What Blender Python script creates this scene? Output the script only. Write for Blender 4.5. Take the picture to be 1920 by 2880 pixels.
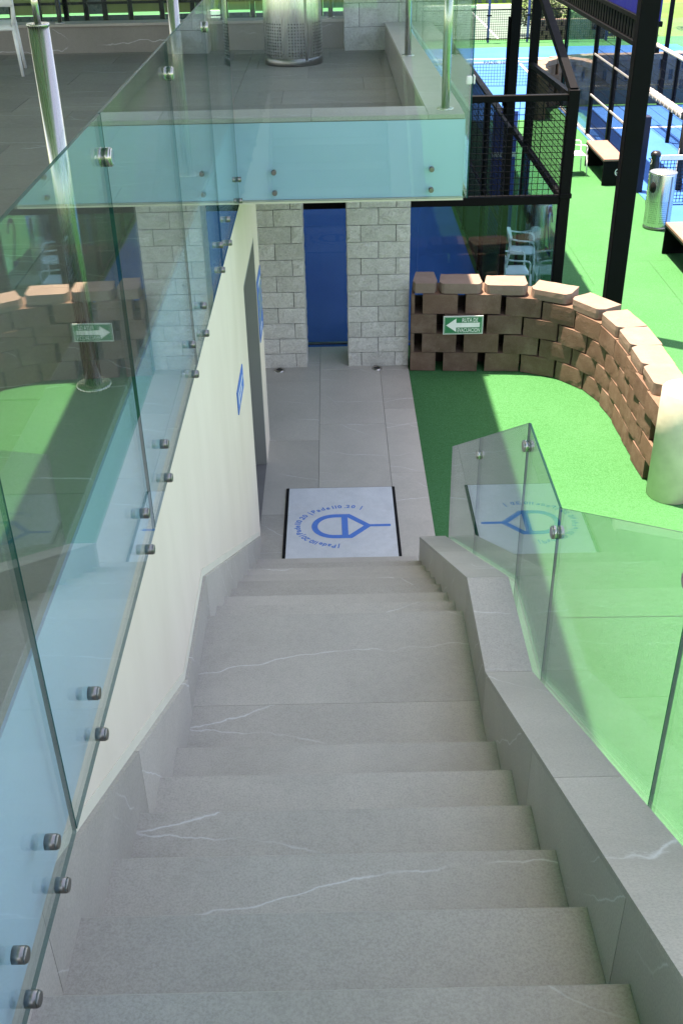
import bpy, bmesh, math, random
from mathutils import Vector, Matrix
random.seed(7)
rad = math.radians
sc = bpy.context.scene
for o in list(bpy.data.objects): bpy.data.objects.remove(o)

# ------------------------------------------------------------------ camera
CAMZ = 4.319
PITCH, ROLL, YAW = rad(31.8876), rad(-1.158), rad(0.0407)
Fv = Vector((math.sin(YAW)*math.cos(PITCH), math.cos(YAW)*math.cos(PITCH), -math.sin(PITCH)))
R0 = Vector((math.cos(YAW), -math.sin(YAW), 0)); U0 = R0.cross(Fv)
Rv = R0*math.cos(ROLL)+U0*math.sin(ROLL); Uv = -R0*math.sin(ROLL)+U0*math.cos(ROLL)
cd = bpy.data.cameras.new('camera'); cam = bpy.data.objects.new('camera', cd)
sc.collection.objects.link(cam)
M = Matrix.Identity(4)
for i in range(3):
    M[i][0] = Rv[i]; M[i][1] = Uv[i]; M[i][2] = -Fv[i]
M[2][3] = CAMZ
cam.matrix_world = M
cd.sensor_fit = 'VERTICAL'; cd.sensor_height = 36.0; cd.lens = 36.0*2925.67/2880.0
cd.clip_start = 0.05; cd.clip_end = 2000
sc.camera = cam

# ------------------------------------------------------------------ light
KX, KY = 0.16, 0.10                       # the sun stands almost overhead, a little to the left and ahead
tosun = Vector((-KX, KY, 1.0)).normalized()
EL = math.asin(tosun.z)
w = bpy.data.worlds.new('World'); sc.world = w; w.use_nodes = True
nt = w.node_tree; nt.nodes.clear()
sky = nt.nodes.new('ShaderNodeTexSky'); sky.sky_type = 'NISHITA'; sky.sun_disc = False
sky.sun_elevation = EL; sky.sun_rotation = math.atan2(tosun.x, tosun.y)
sky.altitude = 1500; sky.air_density = 1.0; sky.dust_density = 4.0; sky.ozone_density = 1.0
bg = nt.nodes.new('ShaderNodeBackground'); bg.inputs[1].default_value = 0.15
wo = nt.nodes.new('ShaderNodeOutputWorld')
nt.links.new(sky.outputs[0], bg.inputs[0]); nt.links.new(bg.outputs[0], wo.inputs[0])
sl = bpy.data.lights.new('sun', 'SUN'); sl.energy = 3.9; sl.angle = rad(0.53); sl.color = (1, .985, .97)
so = bpy.data.objects.new('sun', sl); sc.collection.objects.link(so)
so.rotation_euler = (-tosun).to_track_quat('-Z', 'Y').to_euler(); so.location = (0, 0, 30)
sc.view_settings.view_transform = 'Standard'; sc.view_settings.look = 'None'
sc.view_settings.exposure = 2.3; sc.view_settings.gamma = 1.0
sc.view_settings.use_white_balance = True; sc.view_settings.white_balance_temperature = 9200; sc.view_settings.white_balance_tint = 19
sc.render.engine = 'CYCLES'
cy = sc.cycles
cy.use_denoising = True
cy.max_bounces = 10; cy.diffuse_bounces = 4; cy.glossy_bounces = 6; cy.transparent_max_bounces = 48
cy.caustics_reflective = False; cy.caustics_refractive = False
cy.sample_clamp_indirect = 6.0

# ------------------------------------------------------------------ materials
MATS = {}
class NT:
    def __init__(s, name):
        s.m = bpy.data.materials.new(name); s.m.use_nodes = True
        s.t = s.m.node_tree; s.t.nodes.clear()
        s.out = s.n('ShaderNodeOutputMaterial'); MATS[name] = s.m
    def n(s, typ, **kw):
        x = s.t.nodes.new(typ)
        for k, v in kw.items(): setattr(x, k, v)
        return x
    def l(s, a, b): s.t.links.new(a, b)
    def coord(s, scale=(1, 1, 1), jitter=True, rnd=40.0):
        tc = s.n('ShaderNodeTexCoord'); mp = s.n('ShaderNodeMapping'); mp.inputs[3].default_value = scale
        s.l(tc.outputs['Object'], mp.inputs[0])
        if jitter:
            oi = s.n('ShaderNodeObjectInfo'); mu = s.n('ShaderNodeMath', operation='MULTIPLY'); mu.inputs[1].default_value = rnd
            s.l(oi.outputs['Random'], mu.inputs[0])
            cb = s.n('ShaderNodeCombineXYZ')
            for i in range(3): s.l(mu.outputs[0], cb.inputs[i])
            s.l(cb.outputs[0], mp.inputs[1])
        return mp.outputs[0]
    def noise(s, vec, scale, detail=4, rough=.55, dist=0.0):
        x = s.n('ShaderNodeTexNoise'); x.inputs['Scale'].default_value = scale; x.inputs['Detail'].default_value = detail
        x.inputs['Roughness'].default_value = rough; x.inputs['Distortion'].default_value = dist
        s.l(vec, x.inputs['Vector']); return x.outputs['Fac']
    def ramp(s, fac, stops):
        x = s.n('ShaderNodeValToRGB'); e = x.color_ramp.elements
        while len(e) < len(stops): e.new(.5)
        for i, (p, c) in enumerate(stops):
            e[i].position = p; e[i].color = (c[0], c[1], c[2], 1) if not isinstance(c, (int, float)) else (c, c, c, 1)
        s.l(fac, x.inputs[0]); return x.outputs[0]
    def math(s, op, a, b=None):
        x = s.n('ShaderNodeMath', operation=op)
        for i, v in enumerate((a, b)):
            if v is None: continue
            if isinstance(v, (int, float)): x.inputs[i].default_value = v
            else: s.l(v, x.inputs[i])
        return x.outputs[0]
    def mix(s, fac, a, b, mode='MIX'):
        x = s.n('ShaderNodeMix', data_type='RGBA', blend_type=mode)
        for i, v in ((0, fac), (6, a), (7, b)):
            if isinstance(v, (int, float)): x.inputs[i].default_value = v
            elif isinstance(v, tuple): x.inputs[i].default_value = (*v, 1)
            else: s.l(v, x.inputs[i])
        return x.outputs[2]
    def bsdf(s, color, rough=.6, metal=0.0, bump=None, bstr=.3, bdist=.01, spec=.5, **kw):
        b = s.n('ShaderNodeBsdfPrincipled')
        def setv(k, v):
            if isinstance(v, tuple): b.inputs[k].default_value = (*v, 1)
            elif isinstance(v, (int, float)): b.inputs[k].default_value = v
            else: s.l(v, b.inputs[k])
        setv('Base Color', color); setv('Roughness', rough); setv('Metallic', metal); setv('Specular IOR Level', spec)
        for k, v in kw.items(): setv(k, v)
        if bump is not None:
            bn = s.n('ShaderNodeBump'); bn.inputs['Strength'].default_value = bstr; bn.inputs['Distance'].default_value = bdist
            s.l(bump, bn.inputs['Height']); s.l(bn.outputs[0], b.inputs['Normal'])
        s.l(b.outputs[0], s.out.inputs[0]); return b

def plain(name, col, rough=.5, metal=0.0, spec=.5, var=.12, scale=6.0, bstr=0.0):
    t = NT(name); v = t.coord(); n = t.noise(v, scale, 5)
    lo = tuple(c*(1-var) for c in col); hi = tuple(min(1, c*(1+var)) for c in col)
    c = t.ramp(n, [(.25, lo), (.75, hi)])
    rr = t.ramp(n, [(.2, max(0, rough-.08)), (.8, min(1, rough+.08))])
    t.bsdf(c, rr, metal, n if bstr else None, bstr, .01, spec); return t.m

def stone(name, base, vein=1.0, scale=1.0):
    t = NT(name); v = t.coord((1, 1, 1))
    big = t.noise(v, 1.7*scale, 4, .6, .4); fine = t.noise(v, 170, 3, .8); mid = t.noise(v, 34, 4, .65)
    c = t.ramp(big, [(.3, tuple(x*.87 for x in base)), (.7, tuple(min(1, x*1.1) for x in base))])
    c = t.mix(t.ramp(fine, [(.34, .55), (.60, 0.0)]), c, tuple(x*.55 for x in base))
    c = t.mix(t.ramp(mid, [(.4, 0.0), (.75, .25)]), c, tuple(x*1.25 for x in base))
    # long thin pale veins: two families of nearly straight lines, angle and place differing from slab to slab
    oi0 = t.n('ShaderNodeObjectInfo'); tc0 = t.n('ShaderNodeTexCoord'); line = None
    wob = t.math('ADD', t.math('MULTIPLY', t.noise(v, 1.6, 3, .5), .34), t.math('MULTIPLY', t.noise(v, 14, 4, .65), .028))
    for k, (a0, a1, fr, wd, gain) in enumerate(((-.10, .55, 1.9, .0026, 1.0), (.35, .9, 1.25, .0020, .8))):
        ang = t.math('ADD', a0, t.math('MULTIPLY', t.math('SUBTRACT', t.math('FRACT', t.math('MULTIPLY', oi0.outputs['Random'], 7.3+k*5)), .5), a1))
        ro = t.n('ShaderNodeVectorRotate', rotation_type='Z_AXIS'); t.l(tc0.outputs['Object'], ro.inputs['Vector']); t.l(ang, ro.inputs['Angle'])
        sp0 = t.n('ShaderNodeSeparateXYZ'); t.l(ro.outputs[0], sp0.inputs[0])
        yy0 = t.math('ADD', sp0.outputs[1], t.math('MULTIPLY', sp0.outputs[2], .8))
        ph = t.math('ADD', t.math('MULTIPLY', t.math('ADD', yy0, wob), fr), t.math('MULTIPLY', oi0.outputs['Random'], 31.7+k*11))
        dd = t.math('DIVIDE', t.math('ABSOLUTE', t.math('SUBTRACT', t.math('FRACT', ph), .5)), fr)
        ln = t.math('MULTIPLY', t.ramp(dd, [(.0, 1.0), (wd*.5, .7), (wd*1.6, 0.0)]), gain)
        line = ln if line is None else t.math('MAXIMUM', line, ln)
    brk = t.ramp(t.noise(v, 2.3, 3), [(.45, 0.0), (.58, .82*vein)])
    c = t.mix(t.math('MULTIPLY', line, brk), c, (.62, .63, .63))
    st = t.ramp(t.noise(t.coord((1, 1, 1), rnd=19.0), 3.1, 5, .7), [(.70, 0.0), (.82, .30)])
    c = t.mix(st, c, (.21, .17, .12))
    oi = t.n('ShaderNodeObjectInfo'); hv = t.n('ShaderNodeHueSaturation'); t.l(c, hv.inputs['Color'])
    t.l(t.math('ADD', .88, t.math('MULTIPLY', oi.outputs['Random'], .24)), hv.inputs['Value']); c = hv.outputs[0]
    rr = t.ramp(mid, [(.3, .42), (.7, .62)])
    t.bsdf(c, rr, 0, fine, .10, .002, .4); return t.m

stone('stone_tile', (.435, .405, .365))
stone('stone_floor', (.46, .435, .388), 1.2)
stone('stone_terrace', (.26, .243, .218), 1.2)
plain('grout', (.16, .155, .15), .9)
plain('joint_dark', (.05, .048, .045), .95)
def plaster():
    t = NT('white_plaster'); v = t.coord((1, 1, .35), False)
    n = t.noise(v, 3.5, 6, .6); f = t.noise(v, 90, 3)
    c = t.ramp(n, [(.25, (.67, .59, .495)), (.7, (.73, .65, .555))])
    v2 = t.coord((7, 7, .5), False); s2 = t.noise(v2, 1.2, 5, .7)
    c = t.mix(t.ramp(s2, [(.62, 0.0), (.8, .10)]), c, (.5, .49, .46))
    t.bsdf(c, .85, 0, f, .12, .003, .25)
plaster()
plain('cream_paint', (.66, .63, .53), .7, var=.06)
plain('grey_door', (.235, .24, .225), .5, var=.06, scale=2)
def turf():
    t = NT('turf'); v = t.coord((1, 1, 1), False)
    f = t.noise(v, 130, 4, .8); m = t.noise(v, 26, 4, .6); b = t.noise(v, .8, 4)
    c = t.ramp(f, [(.25, (.008, .066, .016)), (.5, (.032, .165, .058)), (.75, (.085, .26, .132))])
    c = t.mix(t.ramp(b, [(.3, .0), (.75, .26)]), c, (.07, .235, .112))
    vs_ = t.coord((1.2, 9, 1), False); st_ = t.noise(vs_, 3.0, 5, .7)
    c = t.mix(t.ramp(st_, [(.55, 0.0), (.72, .40)]), c, (.022, .11, .03))
    c = t.mix(t.ramp(m, [(.55, 0.0), (.78, .28)]), c, (.018, .105, .028))
    sp = t.n('ShaderNodeSeparateXYZ'); tc = t.n('ShaderNodeTexCoord'); t.l(tc.outputs['Object'], sp.inputs[0])
    hb = t.math('ADD', f, t.math('MULTIPLY', m, .4))
    t.bsdf(c, .8, 0, hb, .8, .012, .06)
turf()
def court(name, col, hi):
    t = NT(name); v = t.coord((1, 1, 1), False)
    f = t.noise(v, 210, 3, .8); b = t.noise(v, .7, 5)
    c = t.ramp(b, [(.3, col), (.75, hi)])
    c = t.mix(t.ramp(f, [(.3, .3), (.6, 0.0)]), c, tuple(x*.5 for x in col))
    t.bsdf(c, .85, 0, f, .3, .005, .04)
court('court_blue', (.026, .130, .40), (.042, .17, .46))
court('court_pale', (.10, .165, .14), (.13, .19, .165))
court('field_green', (.085, .165, .045), (.12, .20, .06))
plain('line_white', (.75, .77, .78), .6)
def brickm(name, k, grey):
    t = NT(name); v = t.coord()
    b = t.noise(v, 5, 5, .65); f = t.noise(v, 95, 4, .75)
    c = t.ramp(b, [(.25, (.105, .066, .050)), (.5, (.165, .112, .088)), (.75, (.24, .175, .142))])
    oi = t.n('ShaderNodeObjectInfo')
    c = t.mix(t.ramp(oi.outputs['Random'], [(0, 0.0), (.5, .15), (1, .55)]), c, (.19, .122, .090))
    c = t.mix(t.ramp(f, [(.33, .5), (.55, 0.0)]), c, (.13, .075, .045))
    c = t.mix(t.ramp(t.noise(v, 13, 5, .75), [(.66, 0.0), (.76, .5)]), c, (.52, .46, .40))
    c = t.mix(k, c, grey)
    t.bsdf(c, .95, 0, t.math('ADD', f, t.math('MULTIPLY', t.noise(v, 30, 4, .7), .8)), 1.0, .007, .1)
brickm('wall_block', 0.0, (.3, .3, .3)); brickm('cap_stone', .4, (.35, .285, .245))
def splitstone():
    t = NT('split_stone'); v = t.coord()
    b = t.noise(v, 9, 6, .7, .6); f = t.noise(v, 60, 6, .75, .4)
    c = t.ramp(b, [(.25, (.58, .585, .56)), (.7, (.82, .825, .80))])
    oi = t.n('ShaderNodeObjectInfo')
    c = t.mix(t.ramp(oi.outputs['Random'], [(0, 0.0), (1, .4)]), c, (.40, .41, .385))
    c = t.mix(t.ramp(f, [(.35, .38), (.55, 0.0)]), c, (.22, .225, .22))
    h = t.math('ADD', f, t.math('MULTIPLY', b, 1.6))
    t.bsdf(c, .9, 0, h, 1.0, .018, .2)
splitstone()
plain('concrete_post', (.58, .565, .46), .9, var=.10, scale=9, bstr=.3)
def steel(name, col=(.47, .455, .43), rough=.27, vertical=True):
    t = NT(name); v = t.coord((60, 60, 1) if vertical else (1, 60, 60))
    n = t.noise(v, 4, 3)
    c = t.ramp(n, [(.3, tuple(x*.86 for x in col)), (.7, col)])
    t.bsdf(c, t.ramp(n, [(.3, rough-.07), (.7, rough+.08)]), 1.0)
steel('steel'); steel('steel_rail', rough=.3, vertical=False); steel('steel_dark', (.24, .23, .22), .36)
def perforated():
    t = NT('perforated_steel'); tc = t.n('ShaderNodeTexCoord'); sp = t.n('ShaderNodeSeparateXYZ'); t.l(tc.outputs['Object'], sp.inputs[0])
    ang = t.math('MULTIPLY', t.math('ARCTAN2', sp.outputs[1], sp.outputs[0]), 62/(2*math.pi))
    zz = t.math('MULTIPLY', sp.outputs[2], 36.0)
    fa = t.math('SUBTRACT', t.math('FRACT', t.math('ADD', ang, 100)), .5); fz = t.math('SUBTRACT', t.math('FRACT', zz), .5)
    d = t.math('SQRT', t.math('ADD', t.math('MULTIPLY', fa, fa), t.math('MULTIPLY', fz, fz)))
    hole = t.math('LESS_THAN', d, .24)
    blk = t.math('GREATER_THAN', t.math('FRACT', t.math('DIVIDE', t.math('FLOOR', t.math('ADD', ang, 100)), 9.0)), .12)
    rows = t.math('MULTIPLY', t.math('GREATER_THAN', sp.outputs[2], .083), t.math('LESS_THAN', sp.outputs[2], .39))
    hole = t.math('MULTIPLY', hole, t.math('MULTIPLY', blk, rows))
    v = t.coord((60, 60, 1)); n = t.noise(v, 4, 3)
    c = t.mix(hole, t.ramp(n, [(.3, (.5, .5, .49)), (.7, (.62, .61, .6))]), (.01, .01, .01))
    t.bsdf(c, t.mix(hole, t.ramp(n, [(.3, .2), (.7, .34)]), (.9, .9, .9)), t.math('SUBTRACT', 1.0, hole))
perforated()
plain('black_steel', (.003, .0035, .0045), .6, 0, .08, .25)
plain('black_rubber', (.006, .006, .007), .85, spec=.2)
plain('black_vinyl', (.006, .007, .010), .4, spec=.4)
plain('navy_vinyl', (.003, .006, .03), .5, spec=.3)
plain('foam_grey', (.30, .30, .31), .8, var=.2)
plain('blue_paint', (.004, .006, .17), .5, spec=.2)
plain('blue_vinyl', (.01, .05, .30), .5)
plain('sign_blue', (.02, .18, .60), .35)
plain('sign_green', (.0, .20, .085), .4)
plain('sign_white', (.80, .82, .80), .4)
plain('sign_yellow', (.55, .62, .15), .45)
plain('white_plastic', (.74, .76, .76), .4, var=.05)
plain('bench_top', (.25, .145, .115), .6, var=.07)
plain('louver', (.003, .0035, .005), .6, spec=.1)
plain('sand_cap', (.6, .57, .5), .8)
plain('roof_white', (.72, .71, .68), .8)
plain('bark', (.10, .075, .055), .9)
plain('trunk_grey', (.16, .13, .105), .9)
plain('dark_teal', (.012, .05, .055), .3)
plain('olive_panel', (.16, .20, .05), .6)
plain('net_black', (.006, .007, .012), .7, spec=.2)
plain('net_blue', (.02, .05, .14), .7)
plain('logo_blue', (.05, .19, .56), .9, var=.2, scale=160)
def mat_carpet():
    t = NT('mat_carpet'); v = t.coord((1, 1, 1), False); f = t.noise(v, 300, 3, .8); b = t.noise(v, 7, 5, .65)
    c = t.ramp(b, [(.3, (.60, .64, .67)), (.7, (.72, .755, .78))])
    c = t.mix(t.ramp(f, [(.34, .6), (.58, 0.0)]), c, (.34, .37, .40))
    c = t.mix(t.ramp(t.noise(v, 3.2, 5, .7), [(.5, 0.0), (.72, .4)]), c, (.42, .43, .43))
    t.bsdf(c, .95, 0, f, .6, .006, .1)
mat_carpet()
def teal():
    t = NT('teal_fascia'); v = t.coord((1, 1, 1), False); n = t.noise(v, 2.2, 3)
    c = t.ramp(n, [(.3, (.37, .58, .72)), (.7, (.40, .61, .75))]); t.bsdf(c, .55, 0, spec=.3)
teal()
def glass(name, tint, f0=.043, refl=1.0):
    # clear architectural pane: both faces reflect by Schlick's law, the rest passes, slightly green
    t = NT(name); g = t.n('ShaderNodeNewGeometry')
    dp = t.n('ShaderNodeVectorMath', operation='DOT_PRODUCT'); t.l(g.outputs['Incoming'], dp.inputs[0]); t.l(g.outputs['Normal'], dp.inputs[1])
    c = t.math('ABSOLUTE', dp.outputs['Value'])
    p = t.math('POWER', t.math('SUBTRACT', 1.0, c), 5.0)
    F = t.math('MINIMUM', t.math('ADD', f0, t.math('MULTIPLY', p, (1-f0)*refl)), .96)
    tr = t.n('ShaderNodeBsdfTransparent'); tr.inputs[0].default_value = (*tint, 1)
    gl = t.n('ShaderNodeBsdfGlossy'); gl.inputs['Roughness'].default_value = 0.0; gl.inputs['Color'].default_value = (.96, 1, .98, 1)
    mx = t.n('ShaderNodeMixShader'); t.l(F, mx.inputs[0]); t.l(tr.outputs[0], mx.inputs[1]); t.l(gl.outputs[0], mx.inputs[2])
    t.l(mx.outputs[0], t.out.inputs[0])
glass('glass', (.93, .980, .980), .045, 1.12); glass('glass_mid', (.90, .965, .97), .03, .8); glass('glass_far', (.72, .86, .88), .02, .75)
t_ = NT('glass_edge'); b_ = t_.bsdf((.006, .075, .070), .3, 0, spec=.12)
tr_ = t_.n('ShaderNodeBsdfTransparent'); tr_.inputs[0].default_value = (.35, .72, .68, 1); mx_ = t_.n('ShaderNodeMixShader'); mx_.inputs[0].default_value = .22
t_.l(b_.outputs[0], mx_.inputs[1]); t_.l(tr_.outputs[0], mx_.inputs[2]); t_.l(mx_.outputs[0], t_.out.inputs[0])
def leafm(name, a, b):
    t = NT(name); v = t.coord((1, 1, 1), False); n = t.noise(v, 2.5, 3)
    t.bsdf(t.ramp(n, [(.3, a), (.7, b)]), .6)
leafm('leaf_dark', (.02, .05, .015), (.07, .13, .035)); leafm('leaf_light', (.08, .14, .03), (.16, .24, .06))

# ------------------------------------------------------------------ mesh helpers
COL = sc.collection
class MB:
    def __init__(s): s.v = []; s.f = []; s.mi = []; s.sm = []
    def add(s, vs, fs, mi=0, smooth=False):
        o = len(s.v); s.v += [tuple(x) for x in vs]
        for f in fs: s.f.append(tuple(i+o for i in f)); s.mi.append(mi); s.sm.append(smooth)
        return s
    def box(s, x0, x1, y0, y1, z0, z1, mi=0):
        return s.add([(x0,y0,z0),(x1,y0,z0),(x1,y1,z0),(x0,y1,z0),(x0,y0,z1),(x1,y0,z1),(x1,y1,z1),(x0,y1,z1)],
                     [(0,3,2,1),(4,5,6,7),(0,1,5,4),(1,2,6,5),(2,3,7,6),(3,0,4,7)], mi)
    def bbox(s, x0, x1, y0, y1, z0, z1, b=.004, mi=0):
        """box with chamfered edges"""
        bm = bmesh.new(); bmesh.ops.create_cube(bm, size=1)
        for v in bm.verts: v.co = Vector(((x0+x1)/2+v.co.x*(x1-x0), (y0+y1)/2+v.co.y*(y1-y0), (z0+z1)/2+v.co.z*(z1-z0)))
        bmesh.ops.bevel(bm, geom=bm.edges[:], offset=b, segments=1, affect='EDGES', profile=.5)
        return s.bm(bm, mi)
    def bm(s, bm, mi=0, smooth=False):
        bm.verts.index_update(); vs = [tuple(v.co) for v in bm.verts]; fs = [tuple(v.index for v in f.verts) for f in bm.faces]
        bm.free(); return s.add(vs, fs, mi, smooth)
    def prism(s, poly, axis, a, b, mi=0, mi_edge=None):
        """poly: 2D points, extruded along axis ('x': poly is (y,z); 'y': (x,z); 'z': (x,y))"""
        def P(p, t): return {'x': (t, p[0], p[1]), 'y': (p[0], t, p[1]), 'z': (p[0], p[1], t)}[axis]
        n = len(poly); vs = [P(p, a) for p in poly]+[P(p, b) for p in poly]
        o = len(s.v); s.v += vs
        fs = [tuple(range(n-1, -1, -1)), tuple(range(n, 2*n))]
        for f in fs: s.f.append(tuple(i+o for i in f)); s.mi.append(mi); s.sm.append(False)
        for i in range(n):
            j = (i+1) % n; s.f.append((o+i, o+j, o+n+j, o+n+i)); s.mi.append(mi if mi_edge is None else mi_edge); s.sm.append(False)
        return s
    def tube(s, p, q, r, n=12, r2=None, mi=0, caps=True, smooth=True):
        p = Vector(p); q = Vector(q); d = (q-p).normalized(); a = d.orthogonal().normalized(); b = d.cross(a)
        r2 = r if r2 is None else r2
        ring = [a*math.cos(2*math.pi*i/n)+b*math.sin(2*math.pi*i/n) for i in range(n)]
        o = len(s.v)
        s.v += [tuple(p+k*r) for k in ring]+[tuple(q+k*r2) for k in ring]
        for i in range(n):
            j = (i+1) % n; s.f.append((o+i, o+j, o+n+j, o+n+i)); s.mi.append(mi); s.sm.append(smooth)
        if caps:
            s.f.append(tuple(o+i for i in range(n-1, -1, -1))); s.mi.append(mi); s.sm.append(False)
            s.f.append(tuple(o+n+i for i in range(n))); s.mi.append(mi); s.sm.append(False)
        return s
    def path(s, pts, r, n=8, mi=0):
        for a, b in zip(pts, pts[1:]): s.tube(a, b, r, n, mi=mi)
        return s
    def lathe(s, prof, n=32, mi=0, c=(0, 0)):
        o = len(s.v)
        for r, z in prof:
            for i in range(n):
                a = 2*math.pi*i/n; s.v.append((c[0]+r*math.cos(a), c[1]+r*math.sin(a), z))
        for k in range(len(prof)-1):
            for i in range(n):
                j = (i+1) % n; s.f.append((o+k*n+i, o+k*n+j, o+(k+1)*n+j, o+(k+1)*n+i)); s.mi.append(mi); s.sm.append(True)
        return s
    def mesh(s, name, mats):
        me = bpy.data.meshes.new(name); me.from_pydata(s.v, [], s.f)
        for m in mats: me.materials.append(MATS[m])
        me.polygons.foreach_set('material_index', s.mi); me.polygons.foreach_set('use_smooth', s.sm); me.update()
        bm = bmesh.new(); bm.from_mesh(me); bmesh.ops.recalc_face_normals(bm, faces=bm.faces); bm.to_mesh(me); bm.free()
        return me
    def build(s, name, mats, parent=None, loc=None):
        if isinstance(mats, str): mats = [mats]
        o = bpy.data.objects.new(name, s.mesh(name, mats)); COL.objects.link(o)
        if loc is not None: o.location = loc
        if parent is not None: o.parent = parent
        return o
def inst(name, me, parent=None, loc=(0, 0, 0), rz=0):
    o = bpy.data.objects.new(name, me); COL.objects.link(o); o.location = loc; o.rotation_euler = (0, 0, rz)
    if parent is not None: o.parent = parent
    return o
def tag(o, label, cat, group=None):
    o['label'] = label; o['category'] = cat
    if group: o['group'] = group
    return o
def struct(o): o['kind'] = 'structure'; return o
def stuff(o): o['kind'] = 'stuff'; return o
def thing(name, label, cat, loc=(0, 0, 0), rz=0, group=None):
    o = bpy.data.objects.new(name, None); COL.objects.link(o); o.location = loc; o.rotation_euler = (0, 0, rz); o.empty_display_size = .1
    return tag(o, label, cat, group)
def copy_tree(o, parent=None):
    c = o.copy(); COL.objects.link(c)
    if parent is not None: c.parent = parent
    for ch in [x for x in bpy.data.objects if x.parent == o]: copy_tree(ch, c)
    return c
def text_mb(body, size, mb=None, xf=lambda x, y: (x, y, 0), align='CENTER', bold=0.0, sx=1.0, mi=0):
    cu = bpy.data.curves.new('t', 'FONT'); cu.body = body; cu.size = size; cu.align_x = align; cu.offset = bold; cu.resolution_u = 3
    o = bpy.data.objects.new('t', cu); COL.objects.link(o); bpy.context.view_layer.update()
    me = bpy.data.meshes.new_from_object(o.evaluated_get(bpy.context.evaluated_depsgraph_get()))
    mb = mb or MB()
    mb.add([xf(v.co.x*sx, v.co.y) for v in me.vertices], [tuple(p.vertices) for p in me.polygons], mi)
    bpy.data.objects.remove(o); bpy.data.meshes.remove(me); bpy.data.curves.remove(cu); return mb
def text_w(body, size):
    cu = bpy.data.curves.new('t', 'FONT'); cu.body = body; cu.size = size
    o = bpy.data.objects.new('t', cu); COL.objects.link(o); bpy.context.view_layer.update(); wv = o.dimensions.x
    bpy.data.objects.remove(o); bpy.data.curves.remove(cu); return wv
def stroke(mb, pts, wd, xf, closed=False, mi=0):
    """flat ribbon with mitred corners along 2D points"""
    P = [Vector((p[0], p[1])) for p in pts]; n = len(P); L = []; Rr = []
    for i in range(n):
        a = P[i-1] if (i > 0 or closed) else P[i]; b = P[(i+1) % n] if (i < n-1 or closed) else P[i]
        d1 = (P[i]-a); d2 = (b-P[i])
        d1 = d1.normalized() if d1.length > 1e-9 else d2.normalized(); d2 = d2.normalized() if d2.length > 1e-9 else d1
        t = (d1+d2).normalized(); nn = Vector((-t.y, t.x)); k = wd/2/max(.4, nn.dot(Vector((-d1.y, d1.x))))
        L.append(P[i]+nn*k); Rr.append(P[i]-nn*k)
    vs = [xf(p.x, p.y) for p in L]+[xf(p.x, p.y) for p in Rr]
    fs = [(i, (i+1) % n, n+(i+1) % n, n+i) for i in range(n if closed else n-1)]
    return mb.add(vs, fs, mi)

# ------------------------------------------------------------------ key dimensions (metres, lower path = 0)
XL, XR = -.5988, .5305
Y0, T, RI = 1.2076, .30, .16637
ZT = 2.662                                   # terrace floor
YL, T2 = 3.6846, .2983                       # nosing of the landing, tread of the lower flight
ZLAND = 9*RI
XG = -.5738                                  # left glass plane
YF = 6.3258                                  # front glass plane
ZC = 3.079                                   # kerb top

# ------------------------------------------------------------------ ground
def ground_sheet(name, poly, z, mat, skirt=0):
    mb = MB(); n = len(poly)
    mb.add([(x, y, z) for x, y in poly], [tuple(range(n))])
    if skirt:
        for i in range(n):
            a, b = poly[i], poly[(i+1) % n]
            mb.add([(a[0], a[1], z), (b[0], b[1], z), (b[0], b[1], z-skirt), (a[0], a[1], z-skirt)], [(0, 1, 2, 3)])
    return struct(mb.build(name, mat))
ground_sheet('ground', [(-60, -30), (60, -30), (60, 23.6), (4.35, 23.6), (4.35, 21.45), (2.4, 21.45), (2.4, 60), (-60, 60)], -.004, 'turf', 3.2)
ground_sheet('lower_ground', [(-900, -900), (900, -900), (900, 900), (-900, 900)], -3.06, 'field_green')
ground_sheet('lower_turf', [(-10, 28), (40, 28), (40, 55), (-10, 55)], -3.04, 'turf')

def court_lines(parent, segs, z, mat='line_white'):
    for (x0, x1, y0, y1) in segs:
        MB().box(x0, x1, y0, y1, z, z+.004).build('court_line', mat, parent)
c2 = ground_sheet('court_floor', [(-9, 10.24), (1.72, 10.24), (1.72, 30), (-9, 30)], .004, 'court_blue')
c3 = ground_sheet('court_floor', [(4.62, 9.0), (15, 9.0), (15, 22.55), (4.62, 22.55)], .004, 'court_blue')
court_lines(c3, [(4.75, 14, 20.42, 20.50)], .006)
c1 = ground_sheet('court_floor', [(0.5, 32.4), (16, 32.4), (16, 52.3), (.5, 52.3)], -3.02, 'court_blue')
court_lines(c1, [(1, 15.5, 49.05, 49.17), (7.98, 8.08, 35.7, 49.05)], -3.018)
c4 = ground_sheet('court_floor', [(-6, 55.2), (11.2, 55.2), (11.2, 69.5), (-6, 69.5)], -3.024, 'court_pale')
court_lines(c4, [(8.10, 8.19, 55.2, 66), (-6, 11.2, 69.2, 69.5)], -3.02)

# turf joints that show as faint seams on the sunlit apron
seams = MB()
for (a, b) in [((2.75, 12.83), (4.6, 12.80)), ((3.08, 12.0), (3.07, 18.5)), ((.75, 5.55), (6.0, 5.50)), ((3.9, 3), (3.95, 12.8))]:
    a = Vector(a); b = Vector(b); d = (b-a).normalized(); nn = Vector((-d.y, d.x))*.0022
    seams.add([(*(a+nn), .0), (*(b+nn), .0), (*(b-nn), .0), (*(a-nn), .0)], [(0, 1, 2, 3)])
plain('seam_green', (.012, .085, .022), .9)
gsm = seams.build('turf_seam', 'seam_green', bpy.data.objects['ground']); gsm['kind'] = 'stuff'

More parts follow.
